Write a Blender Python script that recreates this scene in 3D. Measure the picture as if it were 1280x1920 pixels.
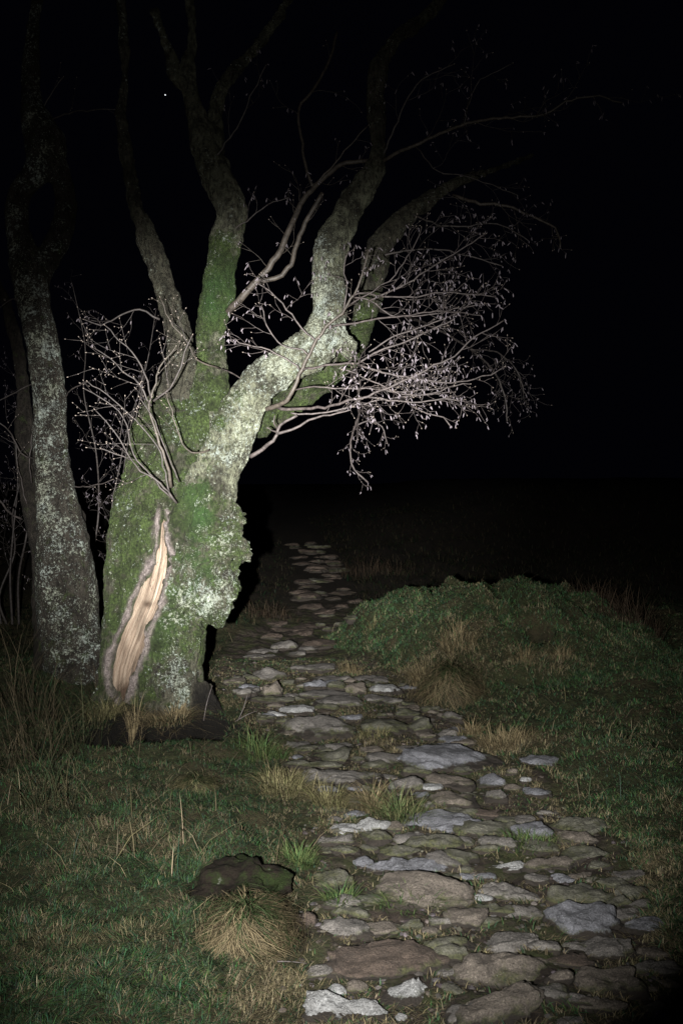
import bpy, math, random
import numpy as np
from mathutils import Vector
from mathutils.bvhtree import BVHTree

# ------------------------------------------------------------------ scene, camera, light
S = bpy.context.scene
COL = S.collection
for o in list(bpy.data.objects):
    bpy.data.objects.remove(o)
CAMZ = 1.6
F = 1920 * 35.0 / 36.0
cam_d = bpy.data.cameras.new("camera")
cam = bpy.data.objects.new("camera", cam_d)
COL.objects.link(cam)
cam.location = (0, 0, CAMZ)
cam.rotation_euler = (math.radians(90), 0, 0)
cam_d.sensor_fit = 'VERTICAL'
cam_d.sensor_height = 36.0
cam_d.lens = 35.0
cam_d.clip_end = 2000
S.camera = cam

w = bpy.data.worlds.new("World")
S.world = w
w.use_nodes = True
bg = w.node_tree.nodes["Background"]
bg.inputs[0].default_value = (0.42, 0.44, 1.0, 1)
bg.inputs[1].default_value = 0.0012
S.view_settings.view_transform = 'Standard'
S.view_settings.look = 'None'
S.view_settings.gamma = 1
S.view_settings.exposure = 0
S.cycles.max_bounces = 5
S.cycles.use_denoising = True


def P(px, py, d):
    return np.array([(px - 640) / F * d, d, CAMZ - (py - 960) / F * d])


def torch(name, loc, target, power, size, blend, radius=0.022, col=(1.0, 0.99, 0.95)):
    l = bpy.data.lights.new(name, 'SPOT')
    l.energy = power
    l.spot_size = math.radians(size)
    l.spot_blend = blend
    l.shadow_soft_size = radius
    l.color = col
    o = bpy.data.objects.new(name, l)
    COL.objects.link(o)
    o.location = loc
    d = Vector(target) - Vector(loc)
    o.rotation_euler = d.to_track_quat('-Z', 'Y').to_euler()
    return o


# the walker's torch: a tight hot spot inside a wide spill, held by the camera; plus an added fill spot
TORCH = (-0.25, 0.04, CAMZ - 0.10)
torch("torch_hot_spot", TORCH, tuple(P(474, 895, 7.2)), 13000, 32, 1.0)
torch("torch_spill", TORCH, tuple(P(610, 1170, 6.0)), 4200, 54, 1.0)
torch("torch_upper_fill", TORCH, tuple(P(400, 640, 7.2)), 330, 66, 1.0)  # weak wide spot added to lift the upper limbs out of black

rng = np.random.default_rng(7)
random.seed(7)

# ------------------------------------------------------------------ numpy noise
_perm = np.random.default_rng(3).permutation(256)
_perm = np.concatenate([_perm, _perm, _perm])
_g = np.random.default_rng(4).normal(size=(256, 3))
_g /= np.linalg.norm(_g, axis=1)[:, None]


def pn(p, f=1.0, off=0.0):
    p = np.asarray(p, float) * f + off
    i = np.floor(p).astype(int)
    t = p - i
    i &= 255
    u = t * t * t * (t * (t * 6 - 15) + 10)
    out = 0
    for dx in (0, 1):
        for dy in (0, 1):
            for dz in (0, 1):
                h = _perm[_perm[_perm[(i[..., 0] + dx) & 255] + ((i[..., 1] + dy) & 255)] + ((i[..., 2] + dz) & 255)] & 255
                g = _g[h]
                v = g[..., 0] * (t[..., 0] - dx) + g[..., 1] * (t[..., 1] - dy) + g[..., 2] * (t[..., 2] - dz)
                wx = u[..., 0] if dx else 1 - u[..., 0]
                wy = u[..., 1] if dy else 1 - u[..., 1]
                wz = u[..., 2] if dz else 1 - u[..., 2]
                out = out + v * wx * wy * wz
    return out * 1.6


def fbm(p, f, n=4, off=0.0):
    a, s = 1.0, 0
    for k in range(n):
        s = s + a * pn(p, f, off + 17.3 * k)
        a *= .5
        f *= 2.03
    return s


def n2(x, y, f, n=3, off=0.0):
    return fbm(np.stack([x, y, np.full_like(x, .37)], -1), f, n, off)


def sm(a, b, x):
    t = np.clip((x - a) / (b - a), 0, 1)
    return t * t * (3 - 2 * t)


# ------------------------------------------------------------------ mesh helpers
def mesh_np(name, V, quads=None, tris=None, smooth=True):
    me = bpy.data.meshes.new(name)
    V = np.asarray(V, np.float32)
    me.vertices.add(len(V))
    me.vertices.foreach_set("co", V.ravel())
    q = np.zeros((0, 4), np.int32) if quads is None or len(quads) == 0 else np.asarray(quads, np.int32)
    t = np.zeros((0, 3), np.int32) if tris is None or len(tris) == 0 else np.asarray(tris, np.int32)
    idx = np.concatenate([q.ravel(), t.ravel()])
    tot = np.concatenate([np.full(len(q), 4, np.int32), np.full(len(t), 3, np.int32)])
    st = np.concatenate([[0], np.cumsum(tot)[:-1]]).astype(np.int32) if len(tot) else np.zeros(0, np.int32)
    me.loops.add(len(idx))
    me.loops.foreach_set("vertex_index", idx)
    me.polygons.add(len(tot))
    me.polygons.foreach_set("loop_start", st)
    me.polygons.foreach_set("loop_total", tot)
    me.update(calc_edges=True)
    me.polygons.foreach_set("use_smooth", np.full(len(tot), smooth))
    me.validate()
    return me


def attr_f(me, name, vals):
    a = me.attributes.new(name, 'FLOAT', 'POINT')
    a.data.foreach_set("value", np.asarray(vals, np.float32))


def attr_c(me, name, vals):
    a = me.attributes.new(name, 'FLOAT_COLOR', 'POINT')
    v = np.ones((len(vals), 4), np.float32)
    v[:, :3] = vals
    a.data.foreach_set("color", v.ravel())


def link(name, me, mat, parent=None):
    o = bpy.data.objects.new(name, me)
    if mat is not None:
        me.materials.clear()
        me.materials.append(mat)
    COL.objects.link(o)
    if parent is not None:
        o.parent = parent
        o.matrix_parent_inverse = parent.matrix_basis.inverted()
    return o


def tag(o, label=None, cat=None, group=None, kind=None):
    if label:
        o["label"] = label
    if cat:
        o["category"] = cat
    if group:
        o["group"] = group
    if kind:
        o["kind"] = kind
    return o


def empty(name, loc):
    o = bpy.data.objects.new(name, None)
    o.location = loc
    o.empty_display_size = .1
    COL.objects.link(o)
    return o


class MB:
    def __init__(s):
        s.V, s.Q, s.T, s.n, s.C = [], [], [], 0, []

    def add(s, V, Q=None, T=None, C=None):
        V = np.asarray(V, float)
        s.V.append(V)
        if Q is not None and len(Q):
            s.Q.append(np.asarray(Q) + s.n)
        if T is not None and len(T):
            s.T.append(np.asarray(T) + s.n)
        if C is not None:
            s.C.append(C)
        s.n += len(V)

    def mesh(s, name, smooth=True):
        me = mesh_np(name, np.concatenate(s.V), np.concatenate(s.Q) if s.Q else None, np.concatenate(s.T) if s.T else None, smooth)
        if s.C:
            attr_c(me, "col", np.concatenate(s.C))
        return me

    def tube(s, pts, rad, sides=6, cap=True):
        pts = np.asarray(pts, float)
        rad = np.asarray(rad, float)
        n = len(pts)
        tan = np.gradient(pts, axis=0)
        tan /= np.linalg.norm(tan, axis=1)[:, None] + 1e-9
        ref = np.array([0.0, 1.0, 0.0]) if abs(tan[0, 1]) < .8 else np.array([1.0, 0, 0])
        a = np.cross(tan, ref)
        a /= np.linalg.norm(a, axis=1)[:, None] + 1e-9
        b = np.cross(tan, a)
        th = np.linspace(0, 2 * math.pi, sides, endpoint=False)
        ring = a[:, None, :] * np.cos(th)[None, :, None] + b[:, None, :] * np.sin(th)[None, :, None]
        V = (pts[:, None, :] + ring * rad[:, None, None]).reshape(-1, 3)
        i = np.arange(n - 1)[:, None] * sides
        j = np.arange(sides)[None, :]
        k = (j + 1) % sides
        Q = np.stack([i + j, i + sides + j, i + sides + k, i + k], -1).reshape(-1, 4)
        T = []
        if cap:
            V = np.concatenate([V, pts[:1] - tan[:1] * rad[0] * .3, pts[-1:] + tan[-1:] * rad[-1] * .3])
            c0, c1 = n * sides, n * sides + 1
            for q in range(sides):
                T.append((c0, q, (q + 1) % sides))
                T.append((c1, (n - 1) * sides + (q + 1) % sides, (n - 1) * sides + q))
        s.add(V, Q, T)


def resample(pts, step):
    """Catmull-Rom through rows of pts (any width), about step metres apart along the first three columns."""
    pts = np.asarray(pts, float)
    ext = np.concatenate([[2 * pts[0] - pts[1]], pts, [2 * pts[-1] - pts[-2]]])
    out = []
    for i in range(1, len(ext) - 2):
        p0, p1, p2, p3 = ext[i - 1], ext[i], ext[i + 1], ext[i + 2]
        n = max(2, int(np.linalg.norm((p2 - p1)[:3]) / step))
        t = np.linspace(0, 1, n, endpoint=False)[:, None]
        out.append(.5 * ((2 * p1) + (-p0 + p2) * t + (2 * p0 - 5 * p1 + 4 * p2 - p3) * t ** 2 + (-p0 + 3 * p1 - 3 * p2 + p3) * t ** 3))
    out.append(ext[-2][None])
    return np.concatenate(out)


# ------------------------------------------------------------------ materials
class NT:
    def __init__(s, name):
        s.m = bpy.data.materials.new(name)
        s.m.use_nodes = True
        s.t = s.m.node_tree
        s.b = s.t.nodes["Principled BSDF"]
        s.co = s.t.nodes.new("ShaderNodeTexCoord").outputs["Object"]

    def n(s, kind, **kw):
        x = s.t.nodes.new(kind)
        for k, v in kw.items():
            setattr(x, k, v)
        return x

    def l(s, a, b):
        s.t.links.new(a, b)

    def scale(s, v):
        x = s.n("ShaderNodeMapping")
        x.inputs["Scale"].default_value = v
        s.l(s.co, x.inputs["Vector"])
        return x.outputs[0]

    def noise(s, sc, det=4, rough=.6, vec=None, col=False):
        x = s.n("ShaderNodeTexNoise")
        x.inputs["Scale"].default_value = sc
        x.inputs["Detail"].default_value = det
        x.inputs["Roughness"].default_value = rough
        s.l(vec or s.co, x.inputs["Vector"])
        return x.outputs["Color" if col else "Fac"]

    def wobble(s, amt, sc):
        a = s.n("ShaderNodeVectorMath", operation='SCALE')
        s.l(s.noise(sc, 3, .7, None, True), a.inputs[0])
        a.inputs["Scale"].default_value = amt
        b = s.n("ShaderNodeVectorMath", operation='ADD')
        s.l(s.co, b.inputs[0])
        s.l(a.outputs[0], b.inputs[1])
        return b.outputs[0]

    def voro(s, sc, vec=None, feat='F1'):
        x = s.n("ShaderNodeTexVoronoi", feature=feat)
        x.inputs["Scale"].default_value = sc
        s.l(vec or s.co, x.inputs["Vector"])
        return x.outputs["Distance"]

    def ramp(s, fac, stops):
        x = s.n("ShaderNodeValToRGB")
        e = x.color_ramp.elements
        while len(e) < len(stops):
            e.new(.5)
        for q, (p, c) in zip(e, stops):
            q.position = p
            q.color = (c, c, c, 1) if isinstance(c, (int, float)) else (*c, 1)
        s.l(fac, x.inputs[0])
        return x.outputs[0]

    def mix(s, f, a, b, typ='MIX'):
        x = s.n("ShaderNodeMix", data_type='RGBA', blend_type=typ)
        for v, i in ((f, 0), (a, 6), (b, 7)):
            if isinstance(v, (int, float)):
                x.inputs[i].default_value = v
            elif isinstance(v, tuple):
                x.inputs[i].default_value = (*v, 1)
            else:
                s.l(v, x.inputs[i])
        return x.outputs[2]

    def math(s, op, a, b=None, clamp=False):
        x = s.n("ShaderNodeMath", operation=op)
        x.use_clamp = clamp
        for v, i in ((a, 0), (b, 1)):
            if v is None:
                continue
            if isinstance(v, (int, float)):
                x.inputs[i].default_value = v
            else:
                s.l(v, x.inputs[i])
        return x.outputs[0]

    def attr(s, name, out="Fac"):
        x = s.n("ShaderNodeAttribute", attribute_name=name)
        return x.outputs[out]

    def bump(s, h, strength=.5, dist=.01):
        x = s.n("ShaderNodeBump")
        x.inputs["Strength"].default_value = strength
        x.inputs["Distance"].default_value = dist
        s.l(h, x.inputs["Height"])
        s.l(x.outputs[0], s.b.inputs["Normal"])

    def done(s, col, rough=.9, spec=.2):
        if isinstance(col, tuple):
            s.b.inputs["Base Color"].default_value = (*col, 1)
        else:
            s.l(col, s.b.inputs["Base Color"])
        s.b.inputs["Roughness"].default_value = rough
        s.b.inputs["Specular IOR Level"].default_value = spec
        return s.m


def bark_material(name, dark, mid, pale):
    n = NT(name)
    st = n.scale((1, 1, .35))
    b0 = n.mix(n.ramp(n.noise(14, 6, .7, st), [(.35, 0.0), (.68, 1.0)]), dark, mid)
    b1 = n.mix(n.math('MULTIPLY', n.attr("pale"), n.ramp(n.noise(20, 5, .7, st), [(.3, .35), (.6, 1.0)])), b0, pale)
    # fissures
    fis = n.ramp(n.noise(38, 5, .75, n.scale((1, 1, .5))), [(.36, 0.0), (.5, 1.0)])
    b1 = n.mix(fis, n.mix(.8, b1, (.010, .008, .006)), b1)
    b1 = n.mix(n.ramp(n.noise(4.2, 6, .75), [(.40, .8), (.56, 0.0)]), b1, (.016, .013, .010))
    # moss
    mf = n.math('ADD', n.attr("moss"), n.math('MULTIPLY', n.math('SUBTRACT', n.noise(9, 7, .75), .5), 1.9))
    mf = n.ramp(mf, [(.34, 0.0), (.60, 1.0)])
    mc = n.mix(n.ramp(n.noise(55, 4, .7), [(.3, 0.0), (.7, 1.0)]), (.006, .011, .003), (.090, .130, .038))
    mc = n.mix(n.ramp(n.noise(6, 6, .75), [(.38, .75), (.58, 0.0)]), mc, (.012, .013, .006))
    mc = n.mix(n.attr("green"), mc, n.mix(n.noise(70, 3), (.014, .038, .008), (.050, .105, .030)))
    c = n.mix(mf, b1, mc)
    # lichen: crusts and specks
    la = n.attr("lichen")
    crust = n.math('ADD', la, n.math('MULTIPLY', n.math('SUBTRACT', n.noise(16, 8, .78), .5), 2.2))
    crust = n.ramp(crust, [(.86, 0.0), (.98, 1.0)])
    sp = n.math('ADD', n.noise(42, 7, .72), n.math('MULTIPLY', n.math('SUBTRACT', n.noise(5.5, 5, .7), .5), .75))
    sp = n.ramp(n.math('ADD', sp, n.math('MULTIPLY', la, .26)), [(.70, 0.0), (.755, 1.0)])
    sp2 = n.math('ADD', n.noise(85, 4, .7), n.math('MULTIPLY', n.math('SUBTRACT', n.noise(8, 4, .7), .5), .5))
    sp2 = n.ramp(n.math('ADD', sp2, n.math('MULTIPLY', la, .20)), [(.70, 0.0), (.745, 1.0)])
    lf = n.math('MAXIMUM', crust, n.math('MAXIMUM', sp, sp2))
    lf = n.math('MULTIPLY', lf, n.ramp(n.noise(75, 4, .8), [(.38, .15), (.58, 1.0)]))
    lc = n.mix(n.ramp(n.noise(5, 3), [(.4, 0.0), (.6, 1.0)]), (.44, .47, .37), (.46, .52, .47))
    c = n.mix(lf, c, lc)
    c = n.mix(n.math('MULTIPLY', n.attr('foot_shade'), .9), c, (.007, .006, .005))  # shade at the tree's foot painted in near black
    # purple grey callus rim
    c = n.mix(n.attr("rim"), c, n.mix(n.ramp(n.noise(85, 5, .8), [(.3, 0.0), (.7, 1.0)]), (.06, .045, .042), (.46, .39, .37)))
    h = n.math('ADD', n.math('MULTIPLY', n.noise(45, 8, .75, st), 1.0), n.math('MULTIPLY', n.noise(140, 4, .7), .5))
    h = n.math('ADD', h, n.math('MULTIPLY', fis, .4))
    h = n.math('ADD', h, n.math('MULTIPLY', lf, .15))
    n.bump(h, 1.0, .06)
    return n.done(c, .92, .18)


M_BARK = bark_material("alder_bark", (.016, .013, .010), (.085, .072, .055), (.225, .235, .16))
M_BARK2 = bark_material("dark_bark", (.018, .015, .012), (.05, .042, .034), (.10, .09, .07))


def m_twig(name, a, b):
    n = NT(name)
    c = n.mix(n.ramp(n.noise(30, 5, .7), [(.35, 0.0), (.65, 1.0)]), a, b)
    n.bump(n.noise(160, 4), .4, .004)
    return n.done(c, .6, .4)


M_TWIG = m_twig("twig_bark", (.019, .015, .014), (.072, .058, .055))
M_BRANCH = m_twig("branch_bark", (.018, .014, .011), (.060, .049, .039))
M_DIMTWIG = m_twig("dim_twig_bark", (.016, .013, .012), (.052, .043, .040))


def m_catkin():
    n = NT("catkin")
    c = n.mix(n.noise(60, 2), (.09, .072, .08), (.25, .22, .245))
    return n.done(c, .7, .3)


M_CATKIN = m_catkin()


def m_bud():
    n = NT("bud")
    c = n.mix(n.noise(60, 2), (.12, .095, .08), (.26, .22, .19))
    return n.done(c, .6, .3)


M_BUD = m_bud()


def m_wood():
    n = NT("bare_split_wood")
    u = n.attr("uv_dir", "Vector")
    mp = n.n("ShaderNodeMapping")
    mp.inputs["Scale"].default_value = (1, 1, 1)
    n.l(u, mp.inputs["Vector"])
    v = mp.outputs[0]
    mp2 = n.n("ShaderNodeMapping")
    mp2.inputs["Scale"].default_value = (62, 3.2, 1)
    n.l(u, mp2.inputs["Vector"])
    fib = n.noise(1.0, 7, .75, mp2.outputs[0])
    c = n.mix(n.ramp(fib, [(.36, 0.0), (.62, 1.0)]), (.095, .066, .048), (.40, .325, .25))
    mp3 = n.n("ShaderNodeMapping")
    mp3.inputs["Scale"].default_value = (11, 3.6, 1)
    n.l(u, mp3.inputs["Vector"])
    st = n.ramp(n.noise(1.0, 5, .65, mp3.outputs[0]), [(.46, 1.0), (.60, 0.0)])
    c = n.mix(n.math('MULTIPLY', st, .62), c, (.115, .075, .052))
    crk = n.ramp(n.noise(1.3, 4, .7, mp2.outputs[0]), [(.36, 1.0), (.43, 0.0)])
    c = n.mix(n.math('MULTIPLY', crk, .8), c, (.03, .018, .012))
    c = n.mix(n.attr("rot"), c, (.045, .028, .018))
    fl = n.ramp(n.math('ADD', n.noise(60, 5, .75), n.math('MULTIPLY', n.math('SUBTRACT', n.noise(9, 3), .5), .5)), [(.62, 0.0), (.68, .85)])
    c = n.mix(fl, c, (.04, .026, .018))
    n.bump(fib, .9, .012)
    return n.done(c, .8, .25)


M_WOOD = m_wood()


def m_ground():
    n = NT("turf_and_dirt")
    c = n.mix(n.ramp(n.noise(9, 6, .7), [(.35, 0.0), (.65, 1.0)]), (.012, .013, .006), (.030, .034, .014))
    c = n.mix(n.ramp(n.noise(2.2, 4, .7), [(.5, 0.0), (.62, 1.0)]), c, (.036, .030, .016))
    d = n.mix(n.ramp(n.noise(16, 7, .75), [(.35, 0.0), (.66, 1.0)]), (.014, .0105, .0085), (.062, .048, .039))
    g = n.ramp(n.noise(3.2, 6, .75), [(.46, 0.0), (.58, 1.0)])
    d = n.mix(n.math('MULTIPLY', g, .85), d, n.mix(n.noise(60, 4), (.016, .020, .007), (.048, .056, .020)))
    e = n.ramp(n.math('ADD', n.attr("pathness"), n.math('MULTIPLY', n.math('SUBTRACT', n.noise(12, 6, .75), .5), .35)), [(.42, 0.0), (.58, 1.0)])
    c = n.mix(e, c, d)
    c = n.mix(n.attr("heath_gloom"), c, n.mix(n.noise(3, 5, .7), (.006, .005, .004), (.022, .016, .010)))  # far ground and path painted darker, as the beam fades there
    c = n.mix(n.attr("soil_shade"), c, (.0042, .0034, .0026))  # bare soil taken to near black for the shade in hollow and holes
    h = n.math('ADD', n.noise(40, 8, .8), n.math('MULTIPLY', n.voro(28), -.5))
    n.bump(h, .9, .03)
    return n.done(c, .93, .15)


M_GROUND = m_ground()


def m_stone(name, a, b, moss=.5, lich=.25, dirt=.5):
    n = NT(name)
    oi = n.n("ShaderNodeObjectInfo").outputs["Random"]
    cb = n.n("ShaderNodeCombineXYZ")
    for i in range(3):
        n.l(n.math('MULTIPLY', oi, 31.0 + 9 * i), cb.inputs[i])
    va = n.n("ShaderNodeVectorMath", operation='ADD')
    n.l(n.co, va.inputs[0])
    n.l(cb.outputs[0], va.inputs[1])
    n.co = va.outputs[0]
    c = n.mix(n.ramp(n.noise(11, 8, .75), [(.33, 0.0), (.67, 1.0)]), a, b)
    c = n.mix(n.ramp(n.noise(150, 3, .8), [(.32, .85), (.5, 0.0)]), c, tuple(x * .22 for x in a))
    c = n.mix(n.ramp(n.noise(130, 2, .8), [(.58, 0.0), (.70, .7)]), c, tuple(min(.6, x * 1.7) for x in b))
    geo = n.n("ShaderNodeNewGeometry")
    sx = n.n("ShaderNodeSeparateXYZ")
    n.l(geo.outputs["Normal"], sx.inputs[0])
    low = n.attr("foot")
    mf = n.ramp(n.math('ADD', n.math('MULTIPLY', n.noise(7, 6, .75), 1.0), n.math('MULTIPLY', low, .38)), [(.80 - .36 * moss, 0.0), (.90 - .30 * moss, 1.0)])
    mc = n.mix(n.ramp(n.noise(80, 4), [(.35, 0.0), (.65, 1.0)]), (.016, .019, .008), (.070, .070, .028))
    c = n.mix(n.math('MULTIPLY', mf, .9), c, mc)
    df = n.ramp(n.math('ADD', n.noise(10, 5, .7), n.math('MULTIPLY', low, .8)), [(1.22 - .4 * dirt, 0.0), (1.4 - .4 * dirt, 1.0)])
    c = n.mix(df, c, (.022, .017, .013))
    lf = n.ramp(n.noise(14, 7, .8), [(.70 - .16 * lich, 0.0), (.75 - .16 * lich, 1.0)])
    c = n.mix(n.math('MULTIPLY', lf, .75), c, (.42, .43, .42))
    h = n.math('ADD', n.noise(28, 9, .78), n.math('MULTIPLY', n.noise(150, 3, .7), .35))
    n.bump(h, .9, .022)
    return n.done(c, .78, .35)


ST = {
    'g': m_stone("grey_stone", (.055, .050, .046), (.165, .150, .138), .50, .2, .75),
    'b': m_stone("blue_grey_stone", (.070, .070, .077), (.180, .180, .20), .38, .15, .75),
    'p': m_stone("pale_stone", (.13, .127, .125), (.32, .32, .32), .22, .35, .6),
    'w': m_stone("brown_stone", (.055, .045, .037), (.155, .130, .108), .52, .15, .75),
    'm': m_stone("mossy_stone", (.050, .047, .038), (.125, .120, .092), .85, .12, .75),
    'r': m_stone("red_brown_stone", (.038, .028, .022), (.085, .062, .048), .30, .0, .7),
}


def m_blade(name, trans=.15):
    n = NT(name)
    c = n.attr("col", "Color")
    n.b.inputs["Transmission Weight"].default_value = 0
    return n.done(c, .75, .12)


M_GRASS = m_blade("grass_blades")

# ------------------------------------------------------------------ ground height field
_pd = np.array([-30, 0, 3, 4, 5, 6.1, 7.1, 8.2, 9.2, 10, 11.2, 12.2, 13.4, 15.8, 18.9, 26, 40, 80, 300, 900])
_ph = np.array([-.8, 0, 0, .03, .06, .09, .115, .145, .175, .15, .15, .20, .27, .42, .70, 1.2, 1.95, 3.6, 10, 24])
_ed = np.array([-30, 2.4, 3.18, 3.75, 4.6, 5.35, 6.13, 7.1, 8.2, 9.2, 10.2, 11.2, 12.3, 13.4, 15.8, 18.9, 26, 30, 300])
_el = np.array([-.2, -.16, -.15, -.14, -.12, -.18, -.36, -.62, -.95, -1.16, -1.2, -1.12, -.95, -.78, -.72, -.95, -1.7, -2, -2])
_er = np.array([1.2, 1.0, 1.12, 1.22, 1.28, 1.14, 1.00, .84, .60, .30, -.05, -.20, -.05, .10, .12, -.05, -.8, -1.0, -1.0])


def path_edges(y):
    return np.interp(y, _ed, _el), np.interp(y, _ed, _er)


def path_mask(x, y):
    """signed distance in metres to the path's edge, positive inside"""
    l, r = path_edges(y)
    wob = .10 * n2(x, y, 1.6, 2, 5.0)
    return np.minimum(x - l, r - x) + wob


HOLLOW = (-1.20, 6.60)


def hollow(x, y):
    dy = y - HOLLOW[1] - .17 * n2(x, y, 3.0, 3, 66.0) - .10 * sm(-1.15, -.85, x)
    a = np.abs((x - HOLLOW[0]) / .47) ** 2.6 + np.abs(dy / .34) ** 3
    return 1 - sm(.55, 1.1, a)


def burrow(x, y):
    """the little dark hole in the right bank"""
    return 1 - sm(.75, 1.1, ((x - 1.74) / .13) ** 2 + ((y - 8.72) / .17) ** 2)


def side_hole(x, y):
    """the dark gap beside the mossy hummock"""
    return 1 - sm(.4, 1.2, ((x + .535) / .075) ** 2 + ((y - 3.98) / .22) ** 2)


def gh(x, y):
    x = np.asarray(x, float)
    y = np.asarray(y, float)
    pm = path_mask(x, y)
    out = -pm
    l, r = path_edges(y)
    left = (x < (l + r) / 2)
    h = np.interp(y, _pd, _ph)
    # verges rise from the path
    near = 1 - sm(7.5, 9.5, y)
    h = h + np.where(left, (.10 - .065 * sm(4.6, 6.0, y)) * near * sm(-.05, .55, out), 0)
    h = h + np.where(~left, .10 * sm(-.05, .7, out) * (1 - sm(9, 14, y)), 0)
    # ground behind and left of the trees
    h = h + .10 * sm(-1.5, -3.5, x) * sm(5.5, 8, y) * (1 - sm(20, 40, y))
    # hill flank on the right and far banks of the path
    h = h + .10 * sm(1.5, 5, x) * sm(6, 11, y) * (1 - sm(40, 120, y)) + .5 * sm(1.5, 6, x) * sm(20, 30, y) * (1 - sm(40, 120, y))
    h = h + .35 * sm(0.0, 2.5, out) * np.where(left, sm(13, 17, y), sm(19, 26, y)) * (1 - sm(40, 120, y))
    # grassy mound on the right
    a = np.where(x < 1.35, (x - 1.35) / 1.55, (x - 1.35) / 1.95)
    b = np.where(y < 10.4, (y - 10.4) / 2.35, (y - 10.4) / 3.0)
    m = np.clip(1 - a * a - b * b, 0, 1)
    h = h + (.50 + .20 * n2(x, y, 1.7, 3, 55.0) + .10 * n2(x, y, 4.5, 2, 58.0)) * m ** .62 * sm(-.15, .5, out)
    # bump left of the path past the trunk
    m = np.exp(-((x + 1.42) / .42) ** 2 - ((y - 12.0) / .9) ** 2)
    h = h + .22 * m
    # turf lip round the tree foot
    m = np.exp(-(((x + 1.35) / .65) ** 2 + ((y - 7.3) / .40) ** 2) ** 2)
    h = h + .05 * m
    h = h - .30 * hollow(x, y) - .30 * burrow(x, y) - .22 * side_hole(x, y)
    # front left ground falls away a little
    rough = sm(.0, .3, out)
    h = h + rough * (.080 * n2(x, y, .9, 2) + .055 * n2(x, y, 2.7, 2, 3.0) + .032 * n2(x, y, 6, 2, 9.0))
    h = h + (1 - rough) * (.026 * n2(x, y, 1.7, 2, 30.0) + .026 * n2(x, y, 6, 3, 40.0))
    return h


def ground_at(px, py, dmax=40.0, lift=0.0):
    """the ground point seen at a pixel of the photograph"""
    d = np.concatenate([np.arange(2.3, 14, .01), np.arange(14, dmax, .05)])
    x = (px - 640) / F * d
    z = CAMZ - (py - 960) / F * d
    hit = np.nonzero(z <= gh(x, d) + lift)[0]
    k = hit[0] if len(hit) else len(d) - 1
    return np.array([x[k], d[k], gh(x[k:k + 1], d[k:k + 1])[0]])


def axis(lo, flo, fhi, hi, st, grow=1.16):
    a = list(np.arange(flo, fhi, st))
    s, v = st, a[-1]
    while v < hi:
        s *= grow
        v += s
        a.append(v)
    s, v = st, flo
    while v > lo:
        s *= grow
        v -= s
        a.insert(0, v)
    return np.array(a)


gx = axis(-500, -3.4, 3.4, 500, .026)
gy = axis(-12, 2.6, 13.5, 700, .030, 1.10)
X, Y = np.meshgrid(gx, gy)
Z = gh(X.ravel(), Y.ravel())
GV = np.stack([X.ravel(), Y.ravel(), Z], -1)
nx, ny = len(gx), len(gy)
i = np.arange(ny - 1)[:, None] * nx + np.arange(nx - 1)[None, :]
GQ = np.stack([i, i + 1, i + nx + 1, i + nx], -1).reshape(-1, 4)
cx = GV[GQ][:, :, 0].mean(1)
cy = GV[GQ][:, :, 1].mean(1)
inpath = (path_mask(cx, cy) > 0) & (cy < 60) & (cy > -12)


def sub_mesh(name, V, Q):
    used = np.unique(Q)
    mp = np.full(len(V), -1, np.int64)
    mp[used] = np.arange(len(used))
    return mesh_np(name, V[used], mp[Q]), used


me, used = sub_mesh("ground", GV, GQ[~inpath])
soil_shade = np.clip(2.2 * np.exp(-np.abs((GV[used, 0] - HOLLOW[0]) / .60) ** 4 - np.abs((GV[used, 1] - 6.80) / .36) ** 4) * sm(6.32, 6.5, GV[used, 1]) + hollow(GV[used, 0], GV[used, 1]) * 5 + burrow(GV[used, 0], GV[used, 1]) * 1.5 + side_hole(GV[used, 0], GV[used, 1]) * 1.5, 0, 1)  # mask of soil coloured as shade: tree hollow, burrow, side gap
attr_f(me, "soil_shade", soil_shade)
attr_f(me, "heath_gloom", sm(12, 15, GV[used, 1]))
attr_f(me, "pathness", np.clip(.5 + 2.5 * path_mask(GV[used, 0], GV[used, 1]), 0, 1))
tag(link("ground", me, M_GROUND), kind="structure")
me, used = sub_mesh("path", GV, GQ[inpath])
attr_f(me, "heath_gloom", sm(12, 15, GV[used, 1]))
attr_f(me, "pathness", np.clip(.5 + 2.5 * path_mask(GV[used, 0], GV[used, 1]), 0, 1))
tag(link("path", me, M_GROUND), kind="structure")

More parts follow.
